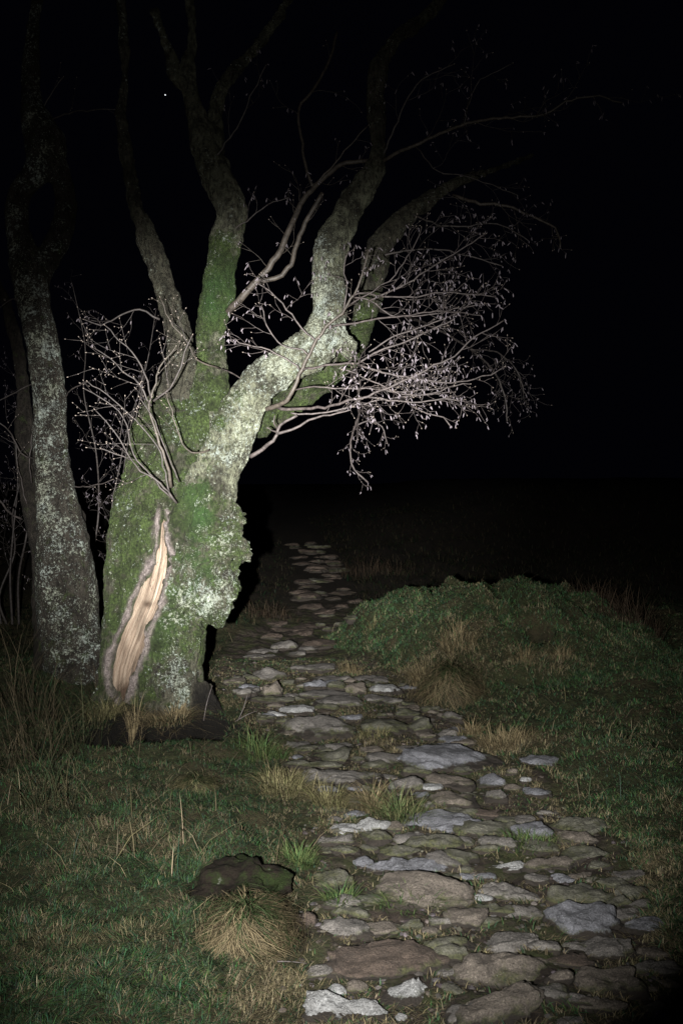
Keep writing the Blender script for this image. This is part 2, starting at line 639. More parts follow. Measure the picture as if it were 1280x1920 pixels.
# ------------------------------------------------------------------ trees
def vox_union(tubes, voxel, blobs=()):
    """tubes: list of (rows px,py,halfwidth_px,depth); returns one remeshed surface (V, Q)"""
    mb = MB()
    for rows in tubes:
        R = np.array([[*P(a, b, d), hw / F * d] for a, b, hw, d in rows])
        R = resample(R, .05)
        mb.tube(R[:, :3], np.maximum(R[:, 3], .004), 14)
    for (a, b, r, d) in blobs:
        c = P(a, b, d)
        r = r / F * d
        th = np.linspace(0, math.pi, 9)
        pts = np.stack([np.full(9, c[0]), np.full(9, c[1]), c[2] + r * np.cos(th)], -1)
        mb.tube(pts, np.maximum(r * np.sin(th), .01), 12)
    me = mb.mesh("tmp")
    ob = bpy.data.objects.new("tmp", me)
    COL.objects.link(ob)
    m = ob.modifiers.new("r", 'REMESH')
    m.mode = 'VOXEL'
    m.voxel_size = voxel
    sm_ = ob.modifiers.new("s", 'SMOOTH')
    sm_.factor = .5
    sm_.iterations = 7
    dg = bpy.context.evaluated_depsgraph_get()
    ev = ob.evaluated_get(dg)
    m2 = bpy.data.meshes.new_from_object(ev)
    V = np.zeros(len(m2.vertices) * 3)
    m2.vertices.foreach_get("co", V)
    V = V.reshape(-1, 3)
    N = np.zeros(len(m2.vertices) * 3)
    m2.vertices.foreach_get("normal", N)
    N = N.reshape(-1, 3)
    L = np.zeros(len(m2.loops), int)
    m2.loops.foreach_get("vertex_index", L)
    tot = np.zeros(len(m2.polygons), int)
    m2.polygons.foreach_get("loop_total", tot)
    st = np.zeros(len(m2.polygons), int)
    m2.polygons.foreach_get("loop_start", st)
    q = L[st[tot == 4][:, None] + np.arange(4)]
    bpy.data.objects.remove(ob)
    bpy.data.meshes.remove(me)
    bpy.data.meshes.remove(m2)
    return V, N, q


def to_px(V):
    return 640 + V[:, 0] / V[:, 1] * F, 960 - (V[:, 2] - CAMZ) / V[:, 1] * F


def gauss(px, py, cx_, cy_, rx, ry):
    return np.exp(-((px - cx_) / rx) ** 2 - ((py - cy_) / ry) ** 2)


def rows_lin(rows):
    return resample(np.array([[*P(a, b, d), hw / F * d] for a, b, hw, d in rows]), .06)


def nearest_label(V, tubes, extra):
    best = np.full(len(V), 1e9)
    lab = np.zeros(len(V), int)
    for k, rows in enumerate(tubes):
        R = rows_lin(rows)
        for s in range(0, len(V), 20000):
            d = np.linalg.norm(V[s:s + 20000, None, :] - R[None, :, :3], axis=2) - R[None, :, 3]
            d = d.min(1)
            u = d < best[s:s + 20000]
            best[s:s + 20000][u] = d[u]
            lab[s:s + 20000][u] = extra[k]
    return lab


def split_parts(name_of, V, Q, lab, attrs, mat, parent):
    """one surface cut into parts that share their seams (and its normals, so the seams do not show)"""
    fl = np.sort(lab[Q], axis=1)[:, 1]
    full = mesh_np("full", V, Q)
    N = np.zeros(len(V) * 3, np.float32)
    full.vertices.foreach_get("normal", N)
    N = N.reshape(-1, 3)
    bpy.data.meshes.remove(full)
    out = {}
    for k in sorted(set(fl)):
        me, used = sub_mesh(name_of[k], V, Q[fl == k])
        for a, v in attrs.items():
            attr_f(me, a, v[used])
        me.normals_split_custom_set_from_vertices(N[used].tolist())
        out[k] = link(name_of[k], me, mat, parent)
    return out


# ---- the big leaning tree
A_BODY = [(222, 1420, 66, 7.42), (226, 1330, 52, 7.42), (228, 1240, 44, 7.42), (236, 1150, 46, 7.42), (247, 1060, 54, 7.45), (258, 980, 55, 7.5), (280, 900, 54, 7.55), (300, 830, 58, 7.65),
          (322, 760, 50, 7.75), (338, 700, 32, 7.8), (334, 630, 25, 7.85), (314, 560, 22, 7.9), (292, 490, 20, 7.95), (268, 420, 17, 8.0), (250, 370, 15, 8.0), (240, 300, 13, 8.0), (228, 210, 11, 8.0), (235, 110, 10, 8.1), (222, -40, 9, 8.2)]
B_STEM = [(330, 1430, 92, 7.30), (322, 1350, 72, 7.30), (318, 1290, 64, 7.30), (317, 1230, 63, 7.30), (325, 1170, 64, 7.30), (345, 1090, 78, 7.30), (366, 1010, 80, 7.32), (388, 940, 60, 7.28),
          (407, 890, 48, 7.22), (437, 810, 44, 7.16), (464, 745, 39, 7.10), (508, 702, 40, 7.06), (562, 668, 40, 7.05), (606, 632, 38, 7.08), (618, 590, 33, 7.10), (616, 540, 33, 7.12), (617, 490, 33, 7.15),
          (630, 440, 31, 7.2), (652, 395, 29, 7.25), (680, 352, 27, 7.3), (704, 315, 21, 7.35), (708, 270, 17, 7.4), (704, 200, 16, 7.45), (710, 125, 16, 7.5), (745, 70, 15, 7.6), (800, 30, 13, 7.7), (850, -40, 10, 7.8)]
C_MID = [(285, 1420, 95, 7.55), (285, 1250, 78, 7.55), (295, 1080, 84, 7.55), (318, 960, 86, 7.52), (340, 880, 70, 7.5), (368, 810, 55, 7.5), (392, 745, 41, 7.5), (400, 690, 30, 7.5), (399, 620, 28, 7.5), (407, 560, 31, 7.5), (414, 500, 30, 7.5),
         (426, 450, 32, 7.5), (435, 395, 30, 7.5), (408, 330, 31, 7.55), (380, 270, 25, 7.6), (366, 210, 19, 7.65), (352, 150, 15, 7.7), (360, 60, 11, 7.8), (350, -40, 8, 7.9)]
D_BACK = [(470, 800, 30, 7.55), (530, 752, 34, 7.65), (588, 715, 33, 7.72), (640, 672, 27, 7.78), (678, 610, 24, 7.85), (694, 545, 23, 7.9), (708, 475, 23, 7.95), (742, 425, 20, 8.0), (790, 383, 16, 8.1), (850, 345, 10, 8.2), (920, 320, 6, 8.3), (1000, 290, 4, 8.4)]
E_FLARE = [(350, 1300, 52, 7.28), (378, 1360, 48, 7.22), (415, 1430, 40, 7.15)]
E_KNOB = [(640, 650, 26, 7.08), (656, 636, 17, 7.1)]
F_FORK = [(352, 160, 18, 7.7), (330, 140, 15, 7.72), (318, 100, 10, 7.75), (290, 20, 8, 7.8)]
G_FORK = [(405, 330, 22, 7.6), (402, 230, 15, 7.75), (420, 160, 12, 7.85), (480, 90, 10, 8.0), (530, 20, 8, 8.1), (560, -40, 7, 8.2)]
R1_FLARE = [(240, 1260, 44, 7.4), (190, 1330, 30, 7.35), (150, 1410, 24, 7.3)]
BURL = [(385, 1085, 66, 7.26), (410, 1010, 52, 7.26), (446, 1034, 33, 7.28), (438, 970, 25, 7.30), (398, 1130, 46, 7.24), (350, 1120, 52, 7.16), (425, 1100, 32, 7.3), (372, 1030, 50, 7.15), (345, 1060, 46, 7.1), (422, 948, 18, 7.3)]
tubes = [A_BODY, B_STEM, C_MID, D_BACK, E_FLARE, E_KNOB, F_FORK, G_FORK, R1_FLARE]
V, N, Q = vox_union(tubes, .0125, BURL)
px, py = to_px(V)
dep = V[:, 1]

# which part a point of the surface belongs to
lab = nearest_label(V, tubes, [0, 1, 2, 3, 0, 1, 2, 2, 0])
lab = np.where((lab == 1) & (py > 905), 0, lab)
lab = np.where((lab == 2) & (py > 770), 0, lab)
lab = np.where((lab == 0) & (py < 745), 4, lab)
inburl = np.zeros(len(V), bool)
for a, b, r, d in BURL:
    c = P(a, b, d)
    inburl |= np.linalg.norm(V - c, axis=1) < r / F * d * 1.10
lab = np.where(inburl & (lab == 0), 5, lab)

# relief: gross lumps, knobs on the burl, bark
bu = np.zeros(len(V))
for a, b, r, d in BURL:
    bu = np.maximum(bu, np.exp(-(np.linalg.norm(V - P(a, b, d), axis=1) / (r / F * d * 1.15)) ** 4))
thin = sm(900, 500, py)
V = V + N * ((.030 - .014 * thin) * fbm(V * [1, 1, .55], 3.2, 3) + .016 * fbm(V * [1, 1, .45], 11, 3, 7.0))[:, None]
V = V + N * (bu * (.120 * np.abs(fbm(V, 6.0, 3, 21.0)) + .034 * np.abs(fbm(V, 16, 2, 2.0)) - .058))[:, None]

rid = (1 - np.abs(fbm(V * [1, 1, .30], 8.0, 3, 240.0))) ** 5
V = V - N * ((.030 * (.35 + .65 * (1 - thin))) * rid * (1 - .6 * bu))[:, None]
V = V + N * (.007 * fbm(V * [1, 1, .6], 30, 2, 250.0))[:, None]
# crease between the leaning limb's root and the middle stem; small hole below it
wig = 5 * fbm(V, 6, 2, 300.0)
cre = np.exp(-((px + wig - np.interp(py, [790, 840, 900, 960, 1010, 1080, 1130], [418, 392, 371, 352, 343, 331, 318])) / 5) ** 2) * sm(780, 850, py) * sm(1135, 1090, py)
cre += 1.2 * gauss(px, py, 351, 965, 9, 18)
cre += .8 * np.exp(-((py + wig - np.interp(px, [295, 330, 380, 410], [1158, 1152, 1170, 1180])) / 6) ** 2) * sm(290, 310, px) * sm(420, 395, px)
cre += .7 * np.exp(-((px + wig - np.interp(py, [640, 720, 800, 900], [362, 352, 330, 300])) / 6) ** 2) * sm(640, 700, py) * sm(905, 850, py)
cre += .5 * np.exp(-((px + wig - np.interp(py, [1000, 1100, 1200], [232, 226, 212])) / 6) ** 2) * sm(1000, 1050, py) * sm(1210, 1160, py)
V = V - N * (.11 * cre * (N[:, 1] < .3))[:, None]

# the split wound
SL = np.array([(958, 302), (1000, 295), (1045, 285), (1085, 273), (1130, 253), (1165, 240), (1190, 228), (1220, 214), (1255, 207), (1285, 209), (1318, 224)], float)
SR = np.array([(958, 303.5), (1000, 304), (1045, 307), (1085, 304), (1120, 300), (1145, 290), (1170, 277), (1215, 265), (1250, 251), (1285, 241), (1318, 231)], float)
lx = np.interp(py, SL[:, 0], SL[:, 1])
rx = np.interp(py, SR[:, 0], SR[:, 1])
jag = 4.0 * fbm(V * [1, 1, .5], 10, 3, 140.0)
sd = np.minimum(px - lx, rx - px) + jag * sm(962, 1010, py)
sd = np.where((py < 952) | (py > 1324), -30, sd)
front = (N[:, 1] < .35)
ins = sm(-2, 7, sd) * front
rimw = np.interp(py, [940, 1000, 1100, 1320], [2.5, 4.0, 5.0, 5.5])
rim = np.exp(-((sd + 6) / rimw) ** 2) * sm(905, 950, py) * sm(1345, 1310, py) * front
wob = .6 + .5 * fbm(V, 26, 2, 50.0)
V_pre = V.copy()
V = V + np.array([0, 1.0, 0]) * (.14 * ins)[:, None] + np.array([0, -1.0, 0]) * (.045 * rim * (1 - ins) * wob)[:, None]
V_surf = V_pre

# what grows on the bark
ones = np.ones(len(V))
limb = sm(965, 860, py + 40 * fbm(V, 3.0, 2, 77.0)) * ((lab == 1) | ((lab == 0) & (px > np.interp(py, [840, 900, 980], [392, 371, 350]))))
moss = .10 * ones
moss += .42 * (lab == 0) * (1 - limb) + .40 * (lab == 5) + .40 * (lab == 2) * sm(380, 470, py) + .18 * (lab == 1) * sm(420, 520, py) + .50 * (lab == 3) * sm(430, 620, py)
moss += .5 * gauss(px, py, 405, 545, 45, 60) + .3 * gauss(px, py, 372, 950, 26, 60) + .35 * gauss(px, py, 400, 780, 60, 60) + .15 * gauss(px, py, 235, 1000, 50, 150)
moss += .2 * gauss(px, py, 300, 1180, 60, 60) - .15 * gauss(px, py, 440, 830, 70, 90) * (lab == 1) - .2 * gauss(px, py, 330, 1260, 30, 70)
moss -= .4 * (lab == 4)
green = np.clip(gauss(px, py, 405, 545, 42, 62) + gauss(px, py, 376, 945, 28, 60) + .6 * gauss(px, py, 360, 1070, 60, 60) + .45 * gauss(px, py, 280, 1180, 60, 70), 0, 1) * np.clip(.62 + .9 * fbm(V, 5, 3, 210.0), 0, 1)
lich = .22 * ones
lich += .30 * limb * sm(380, 560, py) + .26 * (lab == 5) + .30 * gauss(px, py, 335, 1255, 28, 80) + .42 * gauss(px, py, 606, 470, 16, 55) + .30 * gauss(px, py, 600, 560, 30, 60)
lich += .22 * gauss(px, py, 465, 810, 26, 90) + .28 * gauss(px, py, 400, 1120, 50, 40) + .2 * gauss(px, py, 330, 810, 30, 50) + .30 * gauss(px, py, 335, 1280, 40, 50)
lich += .35 * gauss(px, py, 610, 640, 60, 30) + .25 * gauss(px, py, 520, 690, 40, 40)
pale = np.clip(limb * sm(240, 520, py) * .95 + .25 + .3 * (lab == 2), 0, 1)
foot_shade = np.maximum(sm(1325, 1360, py), sm(352, 372, px) * sm(1262, 1312, py - .2 * (px - 380)))  # tree foot and right flare blackened as if shaded by the hollow
moss = moss - .9 * foot_shade
lich = lich - .8 * foot_shade
pale = pale * (1 - foot_shade)
rimc = np.clip(1.1 * rim * (.85 + .7 * fbm(V, 12, 3, 160.0)), 0, 1) * (1 - .6 * ins)
rimc = np.clip(rimc + .0, 0, 1)
moss *= (1 - rimc)
lich *= (1 - rimc) * (1 - ins)

base = ground_at(300, 1345)
t_main = empty("old_tree", (P(300, 1360, 7.35)[0], 7.35, gh(np.array([-1.35]), np.array([7.35]))[0]))
tag(t_main, "old mossy leaning tree with a split bare wound and knobbly burl on its trunk", "tree")
parts = split_parts({0: "trunk", 1: "leaning_limb", 2: "upright_limb", 3: "rear_limb", 4: "slender_limb", 5: "burl"}, V, Q, lab,
                    {"moss": moss, "green": green, "lichen": lich, "pale": pale, "rim": rimc, "foot_shade": foot_shade}, M_BARK, t_main)

# bare wood in the wound
tri = np.concatenate([Q[:, [0, 1, 2]], Q[:, [0, 2, 3]]])
bvh = BVHTree.FromPolygons(V_surf.tolist(), tri.tolist())
nv, nu = 190, 40
vv = np.linspace(959, 1317, nv)
WV, UV, ROT = [], [], []
for b in vv:
    l_ = np.interp(b, SL[:, 0], SL[:, 1]) - 7
    r_ = np.interp(b, SR[:, 0], SR[:, 1]) + 7
    for k in range(nu):
        t = k / (nu - 1)
        a = l_ + (r_ - l_) * t
        d = Vector(P(a, b, 1.0)) - Vector((0, 0, CAMZ))
        hit = bvh.ray_cast(Vector((0, 0, CAMZ)), d.normalized())[0]
        q = np.array(hit) if hit is not None else P(a, b, 7.0)
        WV.append(q)
        UV.append(((t - .5) * (r_ - l_) / 60, (b - 960) / 350, 0))
        ROT.append(min(1, 1.0 * math.exp(-((a - 276) / 9) ** 2 - ((b - 1133) / 6) ** 2) + .8 * math.exp(-((a - 236) / 14) ** 2 - ((b - 1300) / 16) ** 2) + .55 * math.exp(-((a - 232) / 8) ** 2 - ((b - 1215) / 26) ** 2)
                       + .5 * math.exp(-((t - .93) / .10) ** 2) * (b > 1130) + .35 * math.exp(-((t - .05) / .08) ** 2) + .42 * max(0, min(1, (b - 1150) / 140))))
WV = np.array(WV)
UV = np.array(UV)
# smooth the hit depths along the fibres, then carve fibres
D = WV[:, 1].reshape(nv, nu)
for _ in range(30):
    Dp = np.pad(D, 1, mode='edge')
    D = (Dp[:-2, 1:-1] + Dp[2:, 1:-1] + Dp[1:-1, :-2] + Dp[1:-1, 2:]) / 4
uv3 = np.stack([UV[:, 0] * 12, UV[:, 1] * 1.6, np.zeros(len(UV))], -1)
fib = fbm(uv3, 1.1, 4, 60.0)
fib2 = fbm(np.stack([UV[:, 0] * 5, UV[:, 1] * 2.0, np.zeros(len(UV))], -1), 1.0, 2, 80.0)
rel = np.array(ROT).reshape(-1)
newd = D.ravel() + .045 + .020 * fib + .030 * fib2 + .02 * rel
WV = np.array([0, 0, CAMZ]) + (WV - [0, 0, CAMZ]) * (newd / WV[:, 1])[:, None]
i = np.arange(nv - 1)[:, None] * nu + np.arange(nu - 1)[None, :]
WQ = np.stack([i, i + nu, i + nu + 1, i + 1], -1).reshape(-1, 4)
me = mesh_np("exposed_wood", WV, WQ)
a = me.attributes.new("uv_dir", 'FLOAT_VECTOR', 'POINT')
a.data.foreach_set("vector", UV.astype(np.float32).ravel())
attr_f(me, "rot", rel)
o = link("exposed_wood", me, M_WOOD, t_main)
tag(o, "bare tan split wood with dark stains")

# ---- the second tree at the left edge
L_FRONT = [(150, 1330, 62, 8.45), (140, 1240, 58, 8.45), (128, 1150, 56, 8.45), (122, 1060, 54, 8.45), (112, 980, 44, 8.45), (100, 900, 36, 8.45), (95, 820, 33, 8.45), (92, 750, 31, 8.45), (88, 690, 30, 8.45), (78, 630, 30, 8.45),
           (64, 570, 31, 8.5), (54, 510, 34, 8.5), (38, 455, 24, 8.55), (30, 405, 20, 8.6), (40, 360, 22, 8.6), (74, 318, 27, 8.6), (88, 280, 38, 8.65), (72, 235, 30, 8.7), (58, 180, 20, 8.8), (60, 90, 15, 8.9), (72, -40, 12, 9.0)]
L_LOOP = [(70, 520, 22, 8.55), (98, 470, 20, 8.6), (120, 420, 21, 8.65), (123, 370, 20, 8.7), (112, 320, 20, 8.7), (90, 285, 22, 8.7)]
L_BACK = [(92, 1330, 36, 8.75), (92, 1200, 32, 8.75), (90, 1080, 30, 8.8), (74, 985, 25, 8.8), (56, 920, 19, 8.85), (44, 850, 17, 8.9), (46, 780, 15, 8.95), (40, 700, 14, 9.0), (26, 620, 12, 9.1), (0, 540, 11, 9.2), (-40, 470, 10, 9.3)]
L_SIDE = [(150, 1120, 26, 8.6), (148, 1030, 18, 8.65), (150, 975, 12, 8.7), (152, 955, 7, 8.72)]
L_ROOT = [(178, 1210, 28, 8.4), (200, 1300, 24, 8.35)]
tubes2 = [L_FRONT, L_LOOP, L_BACK, L_SIDE, L_ROOT]
V2, N2, Q2 = vox_union(tubes2, .020)
px2, py2 = to_px(V2)
lab2 = nearest_label(V2, tubes2, [0, 1, 2, 3, 0])
V2 = V2 + N2 * ((.026) * fbm(V2 * [1, 1, .5], 3.4, 3, 90.0) + .010 * fbm(V2, 12, 2, 33.0))[:, None]
o1 = np.ones(len(V2))
t_left = empty("twisted_tree", (P(130, 1290, 8.5)[0], 8.5, gh(np.array([-2.3]), np.array([8.5]))[0]))
tag(t_left, "twisted lichen-spotted tree whose trunk parts and closes round an eye-shaped gap", "tree")
split_parts({0: "trunk", 1: "looping_limb", 2: "rear_stem", 3: "side_stem"}, V2, Q2, lab2,
            {"moss": .22 * o1 + .12 * gauss(px2, py2, 115, 1200, 60, 120), "green": 0 * o1,
             "lichen": (.50 + .16 * gauss(px2, py2, 95, 800, 50, 260)) * (lab2 == 0) + .34 * (lab2 == 1) - .2 * (lab2 >= 2), "pale": .22 * o1 * (lab2 == 0), "rim": 0 * o1}, M_BARK2, t_left)
# ------------------------------------------------------------------ branches and twigs
def unit(v):
    return v / (np.linalg.norm(v) + 1e-9)


class Spray:
    """one branch with its side twigs (one mesh) and what hangs on them (another)"""

    def __init__(s, seed):
        s.r = np.random.default_rng(seed)
        s.mb = MB()
        s.cat = MB()
        s.bud = MB()

    def tip(s, p, d, kind):
        r = s.r
        if kind == 'catkin':
            if r.random() < .62:
                for _ in range(r.integers(1, 3)):
                    q = p + r.normal(size=3) * .004
                    dirn = unit(np.array([0, 0, -1.0]) + r.normal(size=3) * .38 + .25 * d)
                    s.pod(s.cat, q, dirn, r.uniform(.016, .040), r.uniform(.0024, .0044))
            else:
                s.pod(s.bud, p, unit(d + r.normal(size=3) * .2), .012, .003)
        elif kind == 'bud':
            s.pod(s.bud, p, unit(d), r.uniform(.010, .016), r.uniform(.0026, .0038))

    def pod(s, mb, p, d, L, R):
        a = unit(np.cross(d, [.3, .8, .5]))
        b = np.cross(d, a)
        V = [p]
        for t, k in ((.22, .75), (.6, 1.0), (.9, .55)):
            for th in range(4):
                V.append(p + d * L * t + R * k * (a * math.cos(th * math.pi / 2) + b * math.sin(th * math.pi / 2)))
        V.append(p + d * L)
        T, Q = [], []
        for k in range(4):
            T.append((0, 1 + (k + 1) % 4, 1 + k))
            T.append((13, 9 + k, 9 + (k + 1) % 4))
            for q in (1, 5):
                Q.append((q + k, q + (k + 1) % 4, q + 4 + (k + 1) % 4, q + 4 + k))
        mb.add(V, Q, T)

    def wander(s, p, d, L, step, up, jit, bias):
        r = s.r
        pts = [p]
        n = max(2, int(L / step))
        for k in range(n):
            d = unit(d + r.normal(size=3) * jit + np.array([0, 0, up]) * step * 4 + bias * step)
            p = p + d * (L / n)
            pts.append(p)
        return np.array(pts)

    def grow(s, pts, r0, r1, lvl, o):
        r = s.r
        n = len(pts)
        t = np.linspace(0, 1, n)
        rad = r0 + (r1 - r0) * t ** .8
        s.mb.tube(pts, rad, 7 if lvl == 0 else (5 if r0 > .003 else 4))
        seg = np.linalg.norm(np.diff(pts, axis=0), axis=1)
        cum = np.concatenate([[0], np.cumsum(seg)])
        L = cum[-1]
        if lvl < o['levels']:
            gap = o['gap'] * (1.0 if lvl == 0 else .6)
            x = gap * (o['bare'] / gap if lvl == 0 else .8) * r.uniform(.8, 1.2)
            side = 1
            while x < L * .98:
                k = min(n - 2, int(np.searchsorted(cum, x)))
                p = pts[k] + (pts[k + 1] - pts[k]) * np.clip((x - cum[k]) / max(seg[k], 1e-6), 0, 1)
                tan = unit(pts[k + 1] - pts[k])
                ax = unit(np.cross(tan, r.normal(size=3) * .6 + np.array([0, 1.0, 0]) * side))
                side = -side if r.random() < .8 else side
                an = r.uniform(.5, 1.05)
                d = unit(tan * math.cos(an) + ax * math.sin(an) + o['lean'] * .3)
                if lvl == 0:
                    Lc = o['len'] * r.uniform(.45, 1.2) * (1.15 - .7 * x / L)
                    rc = min(.0026, rad[k] * .5)
                else:
                    Lc = L * r.uniform(.22, .5)
                    rc = .0018
                Lc = max(Lc, .035)
                c = s.wander(p, d, Lc, .028, o['up'], o['jit'], o['lean'] * 1.2)
                s.grow(c, max(rc, .0015), .0010, lvl + 1, o)
                x += gap * r.uniform(.6, 1.5)
        d = unit(pts[-1] - pts[-2])
        s.tip(pts[-1], d, o['kind'])
        if lvl >= 1:
            x = .03
            while x < L:
                if r.random() < o['dens']:
                    k = min(n - 2, int(np.searchsorted(cum, x)))
                    s.tip(pts[k], unit(pts[k + 1] - pts[k] + r.normal(size=3) * .7), o['kind'])
                x += .035

    def finish(s, name, mat, parent):
        o = link(name, s.mb.mesh(name), mat, parent)
        if s.cat.n:
            link("catkin_sprays", s.cat.mesh("catkin_sprays"), M_CATKIN, o)
        if s.bud.n:
            link("bud_sprays", s.bud.mesh("bud_sprays"), M_BUD, o)
        return o


OPT = dict(levels=2, gap=.095, bare=.22, len=.36, up=.10, jit=.16, lean=np.array([.25, 0, .05]), kind='catkin', dens=.10)


def branch(parent, rows, w0, w1, seed, mat=None, name="branch", **kw):
    """rows (px, py, depth); w0, w1: half widths in photo pixels"""
    o = dict(OPT)
    o.update(kw)
    s = Spray(seed)
    pts = resample(np.array([P(*r) for r in rows]), .045)
    pts = pts + s.r.normal(size=pts.shape) * .0035
    d = rows[0][2]
    s.grow(pts, 0.54 * w0 / F * d, .8 * w1 / F * rows[-1][2], 0, o)
    return s.finish(name, mat or M_TWIG, parent)


# the spray of bare twigs with catkins that the torch catches right of the leaning limb
t = t_main
branch(t, [(500, 768, 6.98), (540, 750, 6.86), (556, 715, 6.82), (566, 692, 6.82), (580, 665, 6.8), (592, 640, 6.8), (612, 612, 6.78), (640, 588, 6.75), (652, 568, 6.72), (664, 552, 6.7), (678, 520, 6.66), (690, 470, 6.6)], 9, 2.2, 101, M_BRANCH, bare=.62, gap=.075, len=.30)
branch(t, [(566, 694, 6.82), (610, 684, 6.72), (672, 680, 6.6), (700, 662, 6.55), (750, 645, 6.5), (800, 622, 6.45), (850, 600, 6.4)], 4.6, 1.6, 102, gap=.075)
branch(t, [(520, 765, 6.95), (560, 766, 6.85), (620, 762, 6.7), (655, 750, 6.6), (690, 742, 6.55), (755, 715, 6.45), (800, 692, 6.4), (850, 668, 6.35), (890, 632, 6.3), (945, 602, 6.25)], 6.2, 1.4, 103, bare=.5, dens=.10)
branch(t, [(672, 684, 6.6), (705, 695, 6.55), (760, 708, 6.5), (815, 716, 6.45), (860, 715, 6.4), (905, 706, 6.35), (945, 690, 6.3)], 4.0, 1.3, 104, dens=.10)
branch(t, [(688, 746, 6.55), (740, 750, 6.5), (790, 754, 6.45), (830, 748, 6.42), (870, 750, 6.4)], 3.6, 1.4, 105, gap=.07, lean=np.array([.3, 0, .1]))
branch(t, [(545, 775, 6.98), (600, 775, 7.0), (660, 762, 7.0), (720, 748, 7.0), (790, 742, 7.0), (850, 735, 7.0)], 3.4, 1.3, 106)
branch(t, [(662, 554, 6.7), (680, 549, 6.66), (720, 555, 6.6), (780, 556, 6.55), (830, 548, 6.5), (880, 552, 6.45), (930, 556, 6.4)], 3.4, 1.4, 107, gap=.07)
branch(t, [(662, 560, 6.72), (690, 562, 6.7), (730, 590, 6.68), (790, 592, 6.65), (850, 580, 6.6), (900, 570, 6.55)], 3.0, 1.3, 108)
branch(t, [(622, 612, 6.78), (660, 606, 6.7), (720, 597, 6.6), (780, 590, 6.5), (830, 584, 6.42), (900, 590, 6.3)], 3.8, 1.4, 109, gap=.07)
branch(t, [(690, 566, 6.66), (735, 545, 6.6), (775, 524, 6.55), (812, 500, 6.5), (860, 470, 6.45), (910, 438, 6.4)], 3.8, 1.4, 110, gap=.08)
branch(t, [(592, 640, 6.8), (575, 625, 6.8), (555, 600, 6.78), (530, 570, 6.74), (505, 545, 6.7), (480, 530, 6.66)], 3.4, 1.4, 111, M_TWIG, lean=np.array([-.25, 0, .2]))
branch(t, [(564, 696, 6.84), (548, 680, 6.84), (520, 664, 6.82), (492, 652, 6.8), (462, 648, 6.78), (440, 635, 6.74)], 3.4, 1.3, 112, lean=np.array([-.3, 0, .15]))
branch(t, [(578, 668, 6.82), (565, 655, 6.82), (540, 652, 6.8), (520, 640, 6.78), (500, 610, 6.75), (490, 570, 6.7)], 3.0, 1.3, 113, lean=np.array([-.2, 0, .25]))
branch(t, [(556, 730, 6.85), (590, 725, 6.75), (640, 728, 6.7), (700, 730, 6.65), (760, 735, 6.6), (820, 728, 6.55), (880, 720, 6.5)], 3.0, 1.3, 114, gap=.07)
branch(t, [(690, 660, 6.56), (740, 630, 6.55), (800, 610, 6.5), (850, 590, 6.45), (890, 565, 6.4)], 3.0, 1.3, 115, gap=.075)
branch(t, [(770, 762, 6.45), (800, 775, 6.4), (830, 782, 6.38), (842, 798, 6.36)], 2.2, 1.5, 116, gap=.1, len=.14, lean=np.array([.1, 0, -.3]))
branch(t, [(640, 590, 6.76), (650, 540, 6.72), (645, 500, 6.7), (655, 470, 6.66)], 3.0, 1.3, 117, lean=np.array([.05, 0, .3]))
branch(t, [(655, 572, 6.72), (700, 545, 6.62), (740, 515, 6.55), (770, 470, 6.5), (790, 430, 6.45)], 2.6, 1.3, 118, gap=.08)
branch(t, [(640, 690, 6.66), (700, 715, 6.6), (750, 738, 6.55), (800, 740, 6.5), (850, 725, 6.45)], 2.6, 1.3, 119, gap=.08)

# broken branch below the limb, with its stubs
branch(t, [(470, 856, 7.02), (492, 842, 6.98), (512, 826, 6.94), (522, 812, 6.92), (548, 806, 6.9), (578, 788, 6.86), (620, 778, 6.82), (655, 768, 6.78)], 8, 1.4, 120, levels=0, kind='none', name="broken_branch")
branch(t, [(520, 815, 6.92), (524, 800, 6.9), (538, 790, 6.88), (556, 780, 6.86)], 5.5, 3.2, 121, levels=0, kind='none', name="broken_stub")
branch(t, [(522, 812, 6.92), (508, 806, 6.88), (500, 800, 6.86)], 3, 1.6, 122, levels=0, kind='none', name="broken_stub")
branch(t, [(521, 806, 6.92), (514, 794, 6.88), (514, 780, 6.86)], 3, 1.4, 123, levels=0, kind='none', name="broken_stub")

# forked branch between the upright and the leaning limb
branch(t, [(428, 585, 7.42), (455, 556, 7.34), (486, 522, 7.3), (512, 492, 7.28), (532, 455, 7.28), (548, 415, 7.3), (568, 375, 7.32), (590, 350, 7.34), (620, 322, 7.36), (650, 306, 7.38), (690, 302, 7.4)], 14, 5, 130, M_BRANCH, bare=.5, gap=.16, len=.42, lean=np.array([-.1, 0, .1]))
branch(t, [(484, 528, 7.3), (515, 522, 7.3), (540, 505, 7.3), (552, 470, 7.3), (566, 430, 7.3), (585, 395, 7.28), (605, 362, 7.26)], 9, 5.5, 131, M_BRANCH, bare=.3, gap=.2, len=.3, lean=np.array([0, 0, .1]))
branch(t, [(588, 352, 7.34), (574, 318, 7.36), (567, 270, 7.38), (560, 205, 7.4), (590, 165, 7.44), (615, 120, 7.5), (632, 60, 7.6)], 5.5, 3, 132, M_BRANCH, bare=.5, gap=.25, len=.4, lean=np.array([0, 0, .1]))
branch(t, [(590, 350, 7.34), (628, 305, 7.3), (665, 262, 7.26), (690, 235, 7.24)], 3.5, 1.6, 133, M_BRANCH, gap=.2, len=.3)
